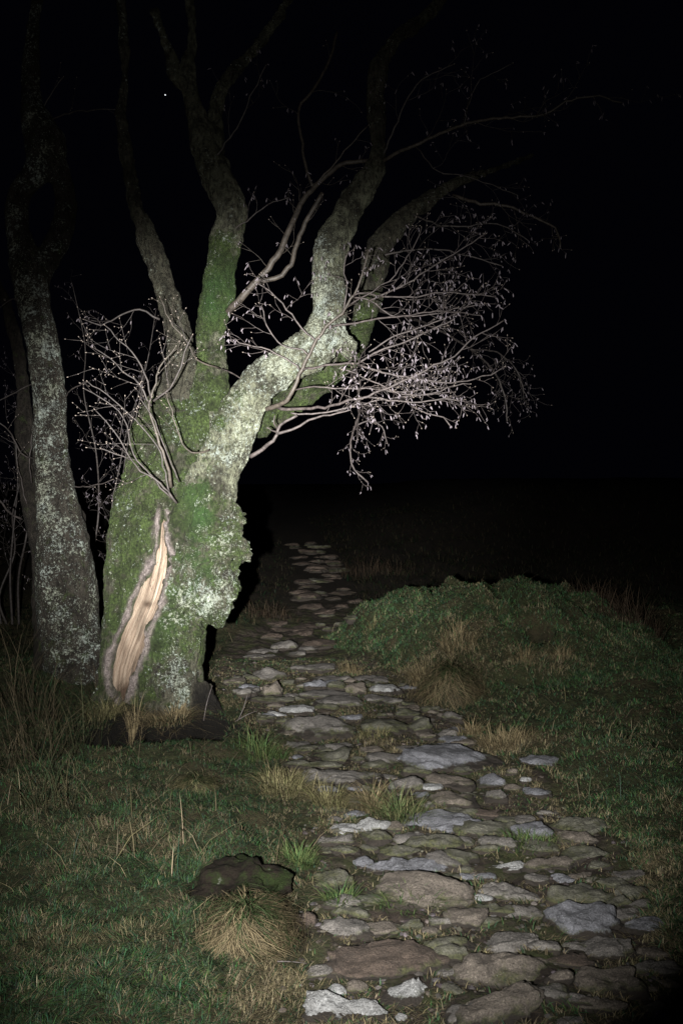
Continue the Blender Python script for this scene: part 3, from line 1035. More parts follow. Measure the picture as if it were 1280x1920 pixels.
# long thin limb reaching right, and dim high ones
branch(t, [(712, 304, 7.34), (752, 284, 7.2), (800, 262, 7.1), (850, 240, 7.0), (900, 226, 6.9), (960, 220, 6.8), (1020, 216, 6.75), (1058, 192, 6.7), (1110, 180, 6.65), (1165, 192, 6.6)], 7, 2, 140, M_BRANCH, bare=.4, gap=.15, len=.6, lean=np.array([.1, 0, .0]))
branch(t, [(850, 366, 8.1), (900, 382, 8.0), (950, 386, 7.95), (1000, 408, 7.9), (1040, 428, 7.85), (1052, 465, 7.8)], 7, 2, 141, M_BRANCH, bare=.3, gap=.14, len=.6, lean=np.array([.1, 0, -.1]))
branch(t, [(718, 290, 7.35), (740, 240, 7.3), (760, 190, 7.2), (790, 150, 7.1), (850, 120, 7.0)], 4, 1.5, 142, M_DIMTWIG, gap=.16, len=.5, dens=.12)
branch(t, [(780, 275, 7.15), (820, 320, 7.1), (870, 330, 7.05), (930, 350, 7.0), (970, 365, 6.95)], 2.4, 1.3, 143, M_DIMTWIG, gap=.13, len=.4, lean=np.array([.2, 0, -.15]))
branch(t, [(870, 232, 6.95), (880, 190, 6.9), (900, 150, 6.85), (960, 120, 6.8)], 2.4, 1.3, 144, M_DIMTWIG, gap=.14, len=.4)
branch(t, [(712, 480, 7.9), (760, 470, 7.85), (820, 468, 7.8), (880, 480, 7.75), (940, 500, 7.7)], 4, 1.4, 145, M_DIMTWIG, gap=.10, len=.45)
branch(t, [(770, 400, 8.0), (820, 420, 7.9), (870, 425, 7.85), (930, 420, 7.8), (990, 450, 7.7)], 3.5, 1.4, 146, M_DIMTWIG, gap=.11, len=.5)
branch(t, [(402, 300, 7.5), (450, 230, 7.45), (470, 180, 7.4), (500, 120, 7.35)], 4, 1.4, 147, M_DIMTWIG, gap=.18, len=.5, lean=np.array([0, 0, .2]))
branch(t, [(425, 440, 7.45), (470, 410, 7.35), (500, 385, 7.3), (540, 370, 7.25)], 2.6, 1.3, 148, M_DIMTWIG, gap=.12, len=.35, lean=np.array([0, 0, .1]))
# boughs of the rear limb that droop, half lit, behind the spray
branch(t, [(640, 670, 7.85), (668, 720, 8.4), (672, 775, 8.9), (662, 810, 9.1), (656, 845, 9.2), (664, 880, 9.2), (690, 905, 9.2)], 7, 2, 150, M_TWIG, gap=.075, len=.30, bare=.75, lean=np.array([.05, 0, -.2]), jit=.3, up=0, dens=.13, name="drooping_branch")
branch(t, [(664, 800, 9.1), (690, 790, 9.1), (715, 800, 9.1), (725, 830, 9.1)], 3, 1.5, 151, M_TWIG, gap=.07, len=.26, jit=.3, up=0, dens=.13, name="drooping_branch")
branch(t, [(700, 580, 7.9), (780, 600, 8.6), (860, 640, 9.2), (920, 690, 9.6), (945, 740, 9.7), (950, 790, 9.7)], 6, 2, 152, M_DIMTWIG, gap=.10, len=.65, bare=1.3, lean=np.array([.1, 0, -.15]), jit=.25, up=0, name="drooping_branch")
branch(t, [(880, 655, 9.3), (930, 660, 9.5), (965, 690, 9.6), (985, 740, 9.6)], 3, 1.5, 153, M_DIMTWIG, gap=.09, len=.5, lean=np.array([.1, 0, -.1]), jit=.25, up=0, name="drooping_branch")

# budded shoots fanning up and left out of the trunk
SH = dict(kind='bud', dens=.30, jit=.07, lean=np.array([-.25, 0, .25]), up=.12)
branch(t, [(322, 912, 6.92), (312, 870, 6.84), (300, 835, 6.8), (288, 800, 6.78), (280, 770, 6.76), (284, 745, 6.74), (292, 718, 6.72), (300, 690, 6.7), (330, 650, 6.66)], 6.5, 1.4, 160, M_BRANCH, levels=2, gap=.13, bare=.85, len=.42, **SH)
SH1 = dict(SH)
branch(t, [(282, 762, 6.75), (262, 722, 6.7), (230, 695, 6.66), (205, 672, 6.62), (175, 650, 6.6)], 3.6, 1.2, 161, M_DIMTWIG, levels=2, gap=.14, bare=.12, len=.40, **SH1)
branch(t, [(284, 748, 6.74), (272, 700, 6.68), (248, 660, 6.62), (215, 630, 6.58), (200, 612, 6.55)], 3.4, 1.2, 162, M_DIMTWIG, levels=2, gap=.14, bare=.12, len=.38, **SH1)
branch(t, [(288, 752, 6.74), (318, 728, 6.7), (335, 700, 6.66), (345, 660, 6.62), (360, 630, 6.6)], 4.4, 1.3, 163, M_DIMTWIG, levels=2, gap=.14, bare=.14, len=.36, kind='bud', dens=.3, jit=.07, lean=np.array([.05, 0, .3]), up=.12)
branch(t, [(330, 942, 6.86), (300, 905, 6.78), (262, 882, 6.72), (240, 850, 6.66), (215, 810, 6.6), (180, 770, 6.56)], 4.2, 1.2, 164, M_DIMTWIG, levels=2, gap=.15, bare=.35, len=.42, **SH1)
branch(t, [(322, 935, 6.88), (282, 890, 6.8), (250, 852, 6.74), (238, 800, 6.68), (222, 770, 6.64), (160, 728, 6.58)], 3.6, 1.2, 165, M_DIMTWIG, levels=2, gap=.15, bare=.35, len=.40, **SH1)
branch(t, [(318, 925, 6.86), (300, 850, 6.78), (265, 800, 6.72), (235, 770, 6.68), (198, 738, 6.64), (165, 715, 6.6)], 3.4, 1.2, 166, M_DIMTWIG, levels=2, gap=.15, bare=.4, len=.36, **SH1)
branch(t, [(335, 905, 6.9), (318, 860, 6.82), (300, 815, 6.76), (285, 780, 6.72), (262, 745, 6.7)], 3.0, 1.2, 167, M_DIMTWIG, levels=2, gap=.16, bare=.3, len=.3, **SH1)
branch(t, [(245, 862, 6.68), (218, 850, 6.64), (190, 842, 6.6)], 2.0, 1.2, 168, M_DIMTWIG, levels=1, gap=.14, len=.2, **SH1)
branch(t, [(392, 845, 6.98), (370, 850, 6.92), (350, 842, 6.88), (335, 815, 6.84), (322, 770, 6.8), (312, 740, 6.78)], 3.4, 1.2, 169, M_BRANCH, levels=1, gap=.18, bare=.3, len=.3, **SH1)
branch(t, [(412, 690, 7.2), (390, 685, 7.12), (368, 672, 7.06), (350, 640, 7.0), (318, 600, 6.96), (300, 560, 6.92)], 3.6, 1.2, 170, M_BRANCH, levels=2, gap=.16, bare=.25, len=.36, **SH1)
branch(t, [(415, 692, 7.2), (436, 700, 7.12), (455, 712, 7.05)], 2.6, 1.4, 171, levels=1, gap=.12, len=.2, kind='bud', dens=.2)
branch(t, [(300, 600, 7.75), (262, 580, 7.7), (230, 590, 7.66), (190, 610, 7.6), (160, 600, 7.55)], 4, 1.3, 172, M_DIMTWIG, levels=2, gap=.13, bare=.2, len=.4, kind='catkin', dens=.12, lean=np.array([-.2, 0, .05]))

# thin shoots of the twisted tree
t = t_left
TW = dict(kind='bud', dens=.25, jit=.08)
branch(t, [(136, 912, 8.5), (165, 912, 8.3), (190, 908, 8.2), (212, 900, 8.1)], 2.4, 1.2, 180, M_DIMTWIG, levels=1, gap=.14, len=.2, **TW)
branch(t, [(118, 750, 8.5), (130, 735, 8.3), (150, 722, 8.2), (162, 716, 8.15)], 2.4, 1.3, 181, M_DIMTWIG, levels=1, gap=.2, len=.2, **TW)
branch(t, [(42, 975, 8.7), (20, 962, 8.6), (5, 945, 8.5), (-25, 915, 8.4)], 4.0, 2, 182, M_DIMTWIG, levels=1, gap=.2, len=.3, **TW)
branch(t, [(50, 946, 8.7), (40, 900, 8.6), (31, 862, 8.5), (30, 835, 8.5), (20, 810, 8.45)], 2.4, 1.3, 183, M_DIMTWIG, levels=1, gap=.2, len=.3, **TW)
branch(t, [(60, 905, 8.62), (56, 870, 8.5), (58, 840, 8.46), (62, 800, 8.4)], 2.6, 1.3, 184, M_DIMTWIG, levels=1, gap=.2, len=.25, **TW)
branch(t, [(62, 860, 8.5), (40, 850, 8.4), (22, 815, 8.3), (0, 792, 8.2), (-30, 780, 8.2)], 2.6, 1.3, 185, M_DIMTWIG, levels=1, gap=.2, len=.35, **TW)
branch(t, [(50, 590, 8.5), (30, 560, 8.4), (8, 572, 8.3), (-20, 590, 8.2)], 3, 1.4, 186, M_DIMTWIG, levels=1, gap=.2, len=.35, **TW)
branch(t, [(60, 720, 8.6), (30, 735, 8.5), (0, 750, 8.4), (-25, 756, 8.4)], 2.4, 1.3, 187, M_DIMTWIG, levels=1, gap=.2, len=.3, **TW)
branch(t, [(82, 230, 8.7), (130, 212, 8.6), (180, 206, 8.5), (235, 205, 8.5)], 3, 1.4, 188, M_DIMTWIG, levels=1, gap=.25, len=.4, **TW)
branch(t, [(80, 205, 8.75), (100, 170, 8.7), (118, 145, 8.65)], 2.6, 1.4, 189, M_DIMTWIG, levels=1, gap=.25, len=.3, **TW)


# dim thickets in the dark behind the two trees
def thicket(name, label, px0, py0, d, shoots, group=None):
    g = ground_at(px0, py0)
    x0 = (px0 - 640) / F * d
    z0 = float(gh(np.array([x0]), np.array([d]))[0])
    t = empty(name, (x0, d, z0))
    tag(t, label, "bush", group)
    for k, (dx, h, lx) in enumerate(shoots):
        r = np.random.default_rng(500 + k + int(px0))
        pts = [np.array([x0 + dx * .25, d, z0 - .05])]
        for q in range(1, 7):
            f = q / 6
            pts.append(np.array([x0 + dx * (.25 + .75 * f) + lx * f * f, d - .3 * f + r.normal() * .06, z0 + h * f]) + r.normal(size=3) * .04)
        s = Spray(700 + k + int(px0))
        o = dict(OPT)
        o.update(levels=2, gap=.17, bare=.8, len=.62, up=.05, jit=.16, lean=np.array([.0, 0, .1]), kind='catkin', dens=.12)
        s.grow(resample(np.array(pts), .08), .016, .004, 0, o)
        s.finish("stem", M_DIMTWIG, t)
    return t


thicket("hazel_bush", "dim leafless bush glimpsed in the dark gap between the two tree trunks", 190, 1180, 11.0,
        [(-.5, 3.4, -.3), (-.1, 3.9, -.1), (.35, 3.6, .3), (.1, 2.8, .4), (-.3, 2.9, -.6), (.6, 3.0, .2)])
thicket("hazel_bush", "dim leafless bush behind the left edge of the twisted tree", 20, 1180, 11.5,
        [(-.4, 2.8, -.2), (.1, 3.2, .1), (.4, 3.0, .3), (-.1, 2.4, .5)])

# one star
me = bpy.data.meshes.new("star")
import bmesh
bm = bmesh.new()
bmesh.ops.create_icosphere(bm, subdivisions=2, radius=.40)
bm.to_mesh(me)
bm.free()
ms = bpy.data.materials.new("star_glow")
ms.use_nodes = True
ms.node_tree.nodes["Principled BSDF"].inputs["Emission Color"].default_value = (.92, .95, 1, 1)
ms.node_tree.nodes["Principled BSDF"].inputs["Emission Strength"].default_value = 1.2
o = link("star", me, ms)
o.location = P(310, 178, 600)
tag(o, "single bright white star in the black sky between the dim limbs", "star")
# ------------------------------------------------------------------ the stones of the path
def ico(sub):
    bm = bmesh.new()
    bmesh.ops.create_icosphere(bm, subdivisions=sub, radius=1)
    V = np.array([v.co[:] for v in bm.verts])
    T = np.array([[v.index for v in f.verts] for f in bm.faces])
    bm.free()
    return V, T


ICO = {k: ico(k) for k in (3, 4, 5)}
FOOT = []      # footprints, to keep grass off the stones


def stone(px, pyb, wp, hp, typ, label, group="stones set in the path", shape='', seed=0):
    r = np.random.default_rng(seed + 900)
    g = ground_at(px, pyb)
    d = g[1]
    wm, hm = wp / F * d * 1.2, hp / F * d * 1.1
    th = math.atan2(CAMZ - g[2], d)
    dep = min(.85 * wm, .75 * hm / math.sin(th))
    dep = max(dep, .28 * wm)
    H = max(.022, .88 * (hm - .55 * dep * math.sin(th)) / math.cos(th))
    V, T = ICO[5 if wp > 100 else (4 if wp > 34 else 3)]
    n = V.copy()
    e = r.uniform(.55, .85)
    p = np.sign(n) * np.abs(n) ** np.array([e, e, r.uniform(.65, 1.1)])
    off = seed * 3.17
    # a few flat chips cut off the block
    for _ in range(7):
        c = unit(r.normal(size=3) * [1, 1, .8] + [0, 0, .25])
        lim = r.uniform(.78, 1.05)
        ex = np.maximum(p @ c - lim, 0)
        p = p - .85 * ex[:, None] * c
    p = p * (1 + .17 * fbm(n, 1.2, 3, off) + .0)[:, None]
    p[:, 2] *= 1 + .16 * pn(n * [1.0, 1.0, .3], 2.2, off + 5)
    ang = r.normal() * .22
    if shape == 'point':
        p[:, 0] += .25 * p[:, 2]
        k = np.clip(p[:, 2], 0, 1)
        p[:, :2] *= (1 - .80 * k ** .9)[:, None]
        p[:, 0] += .42 * k
    if shape == 'two':
        p[:, 2] *= 1 - .40 * np.exp(-((p[:, 0] - .15) / .20) ** 2)
        p[:, 1] *= 1 + .25 * p[:, 0]
    if shape == 'dome':
        p[:, :2] *= (1 - .25 * np.clip(p[:, 2], 0, 1) ** 2)[:, None]
    s = np.array([wm / 2, dep / 2, H])
    W = p * s
    # bedding planes: shallow steps along tilted layers, then grit
    tilt = np.array([math.sin(ang) * .6, r.normal() * .25, 1.0])
    lay = (W @ tilt) / max(.022, .28 * H)
    step = (np.abs((lay + .5 * pn(W, 7, off)) % 1 - .5) * 2) ** 2
    up = np.clip(n[:, 2], 0, 1)
    amp = .07 * min(H, .14)
    W = W + n * (amp * (step - .4) * (1 - up ** 4) * [[1], ][0][0])[:, None]
    W = W + n * ((.014 * fbm(W, 11, 3, off) + .006 * fbm(W, 40, 2, off)) * min(1, wm / .2))[:, None]
    c_, s_ = math.cos(ang), math.sin(ang)
    W = np.stack([W[:, 0] * c_ - W[:, 1] * s_, W[:, 0] * s_ + W[:, 1] * c_, W[:, 2] + W[:, 0] * r.normal() * .10 + .05 * W[:, 1]], -1)
    cxw, cyw = g[0], g[1] + dep * .42
    gz = min(float(gh(np.array([cxw]), np.array([cyw]))[0]), g[2] + .03) - .20 * H
    me = mesh_np("stone", W, None, T)
    attr_f(me, "foot", np.clip(1 - (W[:, 2] + .0) / max(H * .9, .02), 0, 1))
    o = link("stone", me, ST[typ])
    o.location = (cxw, cyw, gz)
    tag(o, label, "stone", group)
    FOOT.append((cxw, cyw, wm / 2, dep / 2))
    return o


STONES = [
    # far lit step beyond the crest and round the trunk
    (507, 1304, 40, 30, 'w', "pinkish brown rounded cobble standing beside a small blue stone", 'dome'),
    (726, 1305, 52, 22, 'p', "brightest whitish block at the foot of the straw covered bank"),
    (610, 1309, 92, 14, 'g', "long thin pale slab lying behind a flat trapezoid slab"),
    (639, 1325, 82, 17, 'g', "flat trapezoid grey slab in front of a long thin pale slab"),
    (467, 1298, 34, 15, 'b', "small blue grey slab left of the pinkish rounded cobble"),
    (501, 1318, 86, 10, 'm', "long low mossy kerb stone in front of the pinkish rounded cobble"),
    (591, 1296, 38, 16, 'b', "small rounded blue grey stone behind the long thin pale slab"),
    (567, 1290, 26, 10, 'g', "tiny grey wedge of stone left of a small rounded blue grey stone"),
    (505, 1276, 56, 24, 'g', "rounded grey stone with a short white streak on its face"),
    (615, 1278, 76, 13, 'g', "flat grey slab on the crest of the lit path"),
    (630, 1297, 36, 19, 'm', "mossy dome of stone left of a brown upright block", 'dome'),
    (671, 1305, 38, 28, 'w', "brown upright block between a mossy dome and the brightest whitish block"),
    (692, 1280, 62, 15, 'g', "grey slab on the crest behind the brown upright block"),
    (559, 1259, 26, 9, 'g', "little grey stone at the back edge of the lit path"),
    (593, 1263, 62, 12, 'g', "low grey slab at the back edge of the lit path"),
    (765, 1324, 30, 14, 'm', "lone round greenish cobble below the straw covered bank"),
    (716, 1320, 52, 12, 'g', "broken grey slab just below the brightest whitish block"),
    (518, 1345, 32, 10, 'p', "small whitish stone left of a bluish white slab"),
    (560, 1343, 56, 15, 'p', "bluish white slab lying alone in dark moss"),
    (592, 1391, 120, 42, 'g', "big tilted block with a flat mossy top and grey front face"),
    (724, 1376, 86, 30, 'm', "broad moss bound block right of the big tilted block"),
    (783, 1371, 52, 24, 'm', "dark mossy stone at the right end of the moss bound row"),
    (606, 1342, 22, 8, 'w', "tiny brownish stone right of the bluish white slab"),
    (436, 1279, 32, 12, 'm', "small greenish stone nearest the trunk on the lit path"),
    (534, 1221, 48, 20, 'g', "square dim grey block beyond the crest of the path"),
    (577, 1224, 34, 9, 'g', "thin dim stone right of the square dim block"),
    (547, 1231, 42, 8, 'g', "thin dim lintel shaped stone below the square dim block"),
    (491, 1227, 52, 11, 'g', "low dim stone left of the square dim block"),
    (488, 1239, 54, 9, 'g', "low dim stone just behind the crest, nearest the trunk's shadow"),
    (601, 1175, 20, 8, 'm', "tiny glinting stone on the dark path near the mound"),  # dark materials from here up the path stand in for missing light
    (635, 1174, 20, 10, 'm', "tiny dim stone at the mound's dark left foot"),
    (612, 1157, 32, 8, 'm', "dim stone step on the dark path above a glinting stone"),
    (583, 1103, 38, 7, 'r', "faint long stone step far up the dark path"),
    (663, 1132, 26, 8, 'r', "faint stone at the right edge of the dark path"),
    (645, 1110, 20, 6, 'r', "faint tiny stone high on the dark path"),
    (663, 1168, 32, 9, 'm', "dim flat stone where the dark path meets the mound"),
    (617, 1185, 26, 7, 'm', "dim thin stone low on the dark path"),
    (640, 1141, 26, 7, 'r', "faint stone in the middle of the dark path"),
    # middle
    (559, 1407, 68, 16, 'g', "thin layered grey stone at the path's left edge below the big tilted block"),
    (648, 1411, 68, 16, 'g', "thin pale edged slab below the big tilted block's right corner"),
    (615, 1434, 74, 24, 'm', "low rounded mossy stone behind the slab flecked with white lichen"),
    (740, 1433, 84, 24, 'g', "ridged grey stone left of the broad bluish bedrock slab"),
    (852, 1438, 172, 42, 'b', "broad bluish bedrock slab, widest in the middle of the path"),
    (582, 1440, 86, 11, 'm', "long narrow mossy stone at the grassy left edge"),
    (707, 1441, 44, 13, 'm', "small mossy stone in front of the ridged grey stone"),
    (645, 1472, 152, 26, 'g', "long slab flecked with white lichen on its left end"),
    (759, 1490, 58, 32, 'g', "squat grey block above the green and straw tufts"),
    (848, 1477, 76, 21, 'w', "brown flat topped stone below the broad bluish bedrock slab"),
    (812, 1482, 42, 12, 'p', "small pale stone left of the brown flat topped stone"),
    (853, 1518, 76, 28, 'w', "rounded brown cobble, upper of two stacked on a mossy one", 'dome'),
    (863, 1532, 56, 20, 'm', "mossy cobble tucked under the rounded brown cobble"),
    (924, 1477, 58, 21, 'b', "dim bluish slab right of the brown flat topped stone"),
    (934, 1510, 40, 20, 'g', "dim rounded stone below the dim bluish slab", 'dome'),
    (809, 1560, 154, 40, 'b', "broad smooth grey boulder beside the straw tuft in the path"),
    (697, 1561, 54, 24, 'p', "pale hooked stone left of the broad smooth grey boulder"),
    (654, 1567, 62, 18, 'p', "leaf shaped stone with a pale rim"),
    (702, 1585, 52, 22, 'm', "yellowish rounded stone below the leaf shaped stone", 'dome'),
    (782, 1580, 84, 21, 'g', "cracked grey slab in front of the broad smooth grey boulder"),
    (628, 1588, 68, 16, 'g', "dark flat stone in the dirt at the path's left"),
    (753, 1609, 74, 20, 'm', "low mossy stone just behind the two lobed pale blue stone"),
    (914, 1572, 112, 32, 'm', "mossy hog backed boulder right of the broad smooth grey boulder"),
    (996, 1579, 72, 32, 'b', "dim bluish stone beside the mossy hog backed boulder"),
    (1075, 1562, 104, 28, 'm', "dark domed stone with a pale rim at the dim right edge", 'dome'),
    (944, 1592, 72, 26, 'g', "dark stone under the mossy hog backed boulder"),
    (986, 1547, 42, 15, 'g', "small dark stone behind the mossy hog backed boulder"),
    (917, 1538, 52, 15, 'r', "small reddish stone above the mossy hog backed boulder"),
    (986, 1470, 18, 11, 'p', "tiny bright white stone at the dim right side"),
    (960, 1456, 22, 11, 'w', "tiny brown stone up left of the tiny bright white one"),
    (1016, 1437, 74, 20, 'b', "dark bluish slab below the straw fringe of the bank"),
    # lower
    (760, 1639, 126, 30, 'b', "two lobed pale blue stone, brightest on the lower path", 'two'),
    (834, 1637, 70, 28, 'g', "curved grey stone touching the two lobed pale blue stone"),
    (864, 1631, 70, 30, 'm', "mossy stone right of the curved grey stone"),
    (790, 1701, 176, 66, 'w', "largest brown boulder with turf growing on its front"),
    (624, 1672, 70, 32, 'm', "mossy stone spotted with bright white lichen"),
    (573, 1741, 50, 40, 'r', "red brown boulder half under the turf edge", 'dome'),
    (945, 1636, 70, 14, 'p', "pale layered sliver right of the mossy stone"),
    (962, 1689, 104, 30, 'g', "layered grey slab with a split top on the right"),
    (1016, 1660, 48, 16, 'g', "dark stone above the layered grey slab"),
    (1037, 1631, 88, 19, 'w', "flat brownish slab in the dim turf"),
    (912, 1691, 34, 11, 'p', "small pale stone left of the layered grey slab"),
    (1100, 1705, 114, 34, 'm', "dim mossy slab above the big bluish boulder"),
    (1188, 1654, 66, 18, 'g', "barely lit stone at the far right"),
    (1109, 1767, 136, 58, 'b', "big bluish boulder at the right of the lower path"),
    (919, 1718, 80, 16, 'm', "thin mossy stone below the layered grey slab"),
    (876, 1743, 76, 30, 'w', "tilted brown stone below the largest brown boulder"),
    (951, 1789, 112, 34, 'g', "pale streaked grey stone behind the big orange brown boulder"),
    (1119, 1797, 136, 36, 'g', "long grey boulder in front of the big bluish boulder"),
    (971, 1849, 200, 62, 'w', "big orange brown boulder, broadest on the lower right", 'dome'),
    (1145, 1869, 108, 52, 'w', "brown boulder with a dark round pit"),
    (932, 1928, 176, 66, 'w', "pinkish grey boulder cut by the bottom of the view"),
    (883, 1936, 76, 36, 'g', "rounded grey stone against the pinkish grey boulder's left"),
    (1040, 1884, 64, 28, 'g', "small grey stone between the orange brown and pinkish boulders"),
    (1096, 1892, 64, 18, 'g', "dim low stone under the brown boulder with a pit"),
    (1070, 1928, 46, 18, 'g', "grey stone corner at the bottom right"),
    (1022, 1787, 50, 28, 'g', "dark stone right of the pale streaked grey stone"),
    (723, 1836, 204, 60, 'r', "big flat red brown boulder in the dirt, darkest of the large ones"),
    (841, 1812, 86, 28, 'm', "mossy ridged stone left of the orange brown boulder"),
    (848, 1784, 86, 26, 'm', "dark mossy stone behind the mossy ridged stone"),
    (759, 1891, 92, 56, 'p', "pointed bluish white stone sticking up near the bottom", 'point'),
    (648, 1918, 128, 38, 'p', "long pale stone at the bottom left of the path"),
    (628, 1872, 38, 24, 'p', "small pale stone behind the long pale stone"),
    (669, 1864, 38, 22, 'w', "small brownish stone left of the pointed bluish white stone"),
    (753, 1917, 20, 10, 'p', "bright white pebble below the pointed bluish white stone"),
    (602, 1836, 52, 18, 'g', "grey stone sunk in turf at the bottom left"),
    (825, 1746, 36, 15, 'g', "small grey stone left of the tilted brown stone"),
    (1070, 1820, 86, 22, 'r', "dark reddish slab left of the brown boulder with a pit"),
    (1150, 1672, 74, 18, 'm', "dark low stone near the far right of the path"),
]
for k, s_ in enumerate(STONES):
    stone(*s_[:6], shape=s_[6] if len(s_) > 6 else '', seed=k)


# small cobbles wedged between them; nothing tells these apart
rs = np.random.default_rng(77)
GRP = "small cobbles wedged between the path stones"
count = 0
for _ in range(900):
    y = 3.0 * (8.6 / 3.0) ** rs.random()
    l, r_ = path_edges(y)
    x = rs.uniform(float(l) + .05, float(r_) - .02)
    if any(((x - a) / (c + .02)) ** 2 + ((y - b) / (e + .02)) ** 2 < 1 for a, b, c, e in FOOT):
        continue
    wm = rs.uniform(.07, .17)
    z = float(gh(np.array([x]), np.array([y]))[0])
    pxx, pyy = 640 + x / y * F, 960 + (CAMZ - z) / y * F
    if not (0 < pxx < 1280 and pyy < 1920):
        continue
    stone(pxx, pyy, wm / y * F, wm / y * F * rs.uniform(.25, .42), rs.choice(['g', 'm', 'w', 'm', 'b']), "small half buried cobble wedged among the larger path stones", GRP, seed=300 + count)
    count += 1
    if count >= 125:
        break

# steps of the path fading up the dark hill
GRP2 = "faint stones of the path far up the hill"
for k in range(48):
    y = rs.uniform(10.2, 22)
    l, r_ = path_edges(y)
    x = rs.uniform(float(l) + .1, float(r_) - .1)
    z = float(gh(np.array([x]), np.array([y]))[0])
    wm = rs.uniform(.16, .42)
    stone(640 + x / y * F, 960 + (CAMZ - z) / y * F, wm / y * F, wm / y * F * rs.uniform(.15, .3), rs.choice(['m', 'r', 'r']), "faint flat stone of the unlit path up the hill", GRP2, seed=500 + k)  # mossy and red brown materials picked to dim these unlit stones

# gravel and chips trodden into the dirt
mb = MB()
V0, T0 = ico(1)
n = 1500
yy = 2.7 * (9.5 / 2.7) ** rs.random(n)
l, r_ = path_edges(yy)
xx = l - .05 + (r_ - l + .1) * rs.random(n)
zz = gh(xx, yy)
for k in range(n):
    s = rs.uniform(.005, .018) * (1.0 + .5 * (rs.random() < .06))
    v = V0 * np.array([s, s * rs.uniform(.6, 1), s * rs.uniform(.35, .7)]) * (1 + .15 * rs.normal(size=(len(V0), 1)))
    a = rs.random() * 6.3
    v = np.stack([v[:, 0] * math.cos(a) - v[:, 1] * math.sin(a), v[:, 0] * math.sin(a) + v[:, 1] * math.cos(a), v[:, 2]], -1)
    b = rs.choice([.04, .06, .09], p=[.5, .35, .15])
    c = np.array([b, b * rs.uniform(.8, .95), b * rs.uniform(.65, .95)])
    mb.add(v + [xx[k], yy[k], zz[k]], None, T0, np.tile(c, (len(V0), 1)))
tag(link("gravel", mb.mesh("gravel", False), M_GRASS), kind="stuff")
# ------------------------------------------------------------------ grass
FT = np.array(FOOT)


def on_stone(x, y):
    out = np.zeros(len(x), bool)
    for a, b, c, e in FT:
        near = np.abs(y - b) < e * 1.0
        out |= near & (((x - a) / (c * .93)) ** 2 + ((y - b) / (e * .93)) ** 2 < 1)
    return out


def blades(x, y, z, L, W, lean, curl, az, col):
    """V, Q, T of one blade each: 2 segments and a tip"""
    n = len(x)
    dx, dy = np.cos(az), np.sin(az)
    sx, sy = -dy, dx
    B = np.stack([x, y, z], -1)
    out = []
    for t, wk in ((0, 1.0), (.4, .85), (.75, .55), (1.0, 0)):
        hor = L * (lean * t + curl * t * t)
        ver = L * (t - .45 * (lean + curl) * t * t)
        c = B + np.stack([dx * hor, dy * hor, ver], -1)
        if wk > 0:
            s = np.stack([sx, sy, np.zeros(n)], -1) * (W * wk / 2)[:, None]
            out += [c - s, c + s]
        else:
            out += [c]
    V = np.stack(out, 1).reshape(-1, 3)
    i = np.arange(n)[:, None] * 7
    Q = np.concatenate([i + [0, 1, 3, 2], i + [2, 3, 5, 4]])
    T = i + [4, 5, 6]
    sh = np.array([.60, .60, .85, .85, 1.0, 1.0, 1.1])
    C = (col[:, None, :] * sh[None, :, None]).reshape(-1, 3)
    return V, Q, T, C


STRAWS = []
for a_, b_, u_, v_, k_ in ((850, 1262, .34, .50, .8), (800, 1285, .20, .25, .7), (955, 1400, .38, .14, .7), (460, 1730, .20, .16, .5), (540, 1480, .18, .25, .5), (1020, 1235, .25, .2, .5), (650, 1255, .12, .2, .5), (700, 1395, .2, .1, .5), (350, 1480, .16, .12, .5), (230, 1560, .3, .2, .35)):
    q_ = ground_at(a_, b_)
    STRAWS.append((q_[0], q_[1], u_, v_, k_))


def sward(name, N, xr, yr, seed, Lr, Wr, straw, dens_fn, dim=1.0):
    r = np.random.default_rng(seed)
    y = yr[0] * (yr[1] / yr[0]) ** r.random(N)
    x = xr[0](y) + (xr[1](y) - xr[0](y)) * r.random(N)
    d = dens_fn(x, y)
    k = r.random(N) < d
    x, y = x[k], y[k]
    k = ~on_stone(x, y)
    x, y = x[k], y[k]
    n = len(x)
    z = gh(x, y) - .004
    cl = n2(x, y, 2.3, 3, 11.0)
    cl2 = n2(x, y, 6.0, 2, 71.0)
    L = r.uniform(*Lr, n) * (1 + .5 * cl) * (1 + .35 * cl2)
    W = r.uniform(*Wr, n)
    p = np.clip(straw + .40 * n2(x, y, 2.6, 3, 23.0) + .35 * n2(x, y, 9.0, 2, 53.0), .04, .9)
    for a_, b_, u_, v_, k_ in STRAWS:
        f = k_ * np.exp(-((x - a_) / u_) ** 2 - ((y - b_) / v_) ** 2)
        p = np.clip(p + f, 0, .96)
        L = L * (1 + .9 * f)
    edge = sm(.32, .08, -path_mask(x, y)) * (y < 9)
    p = np.clip(p + .35 * edge, 0, .95)
    st = r.random(n) < p
    g = np.stack([r.uniform(.024, .056, n), r.uniform(.047, .094, n), r.uniform(.021, .043, n)], -1) * r.uniform(.25, 1.45, (n, 1))
    s = r.uniform(.16, .29, (n, 1)) * np.stack([np.ones(n), r.uniform(.78, .88, n), r.uniform(.44, .56, n)], -1) * r.uniform(.18, .90, (n, 1))
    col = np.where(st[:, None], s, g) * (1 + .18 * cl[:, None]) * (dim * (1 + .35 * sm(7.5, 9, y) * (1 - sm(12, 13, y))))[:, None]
    az = 6.28 * r.random(n) * .7 + 9 * n2(x, y, 3.1, 2, 43.0)
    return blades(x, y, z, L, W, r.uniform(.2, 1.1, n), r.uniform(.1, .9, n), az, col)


def bundle(name, sets, kind="stuff"):
    mb = MB()
    for V, Q, T, C in sets:
        mb.add(V, Q, T, C)
    return tag(link(name, mb.mesh(name), M_GRASS), kind=kind)


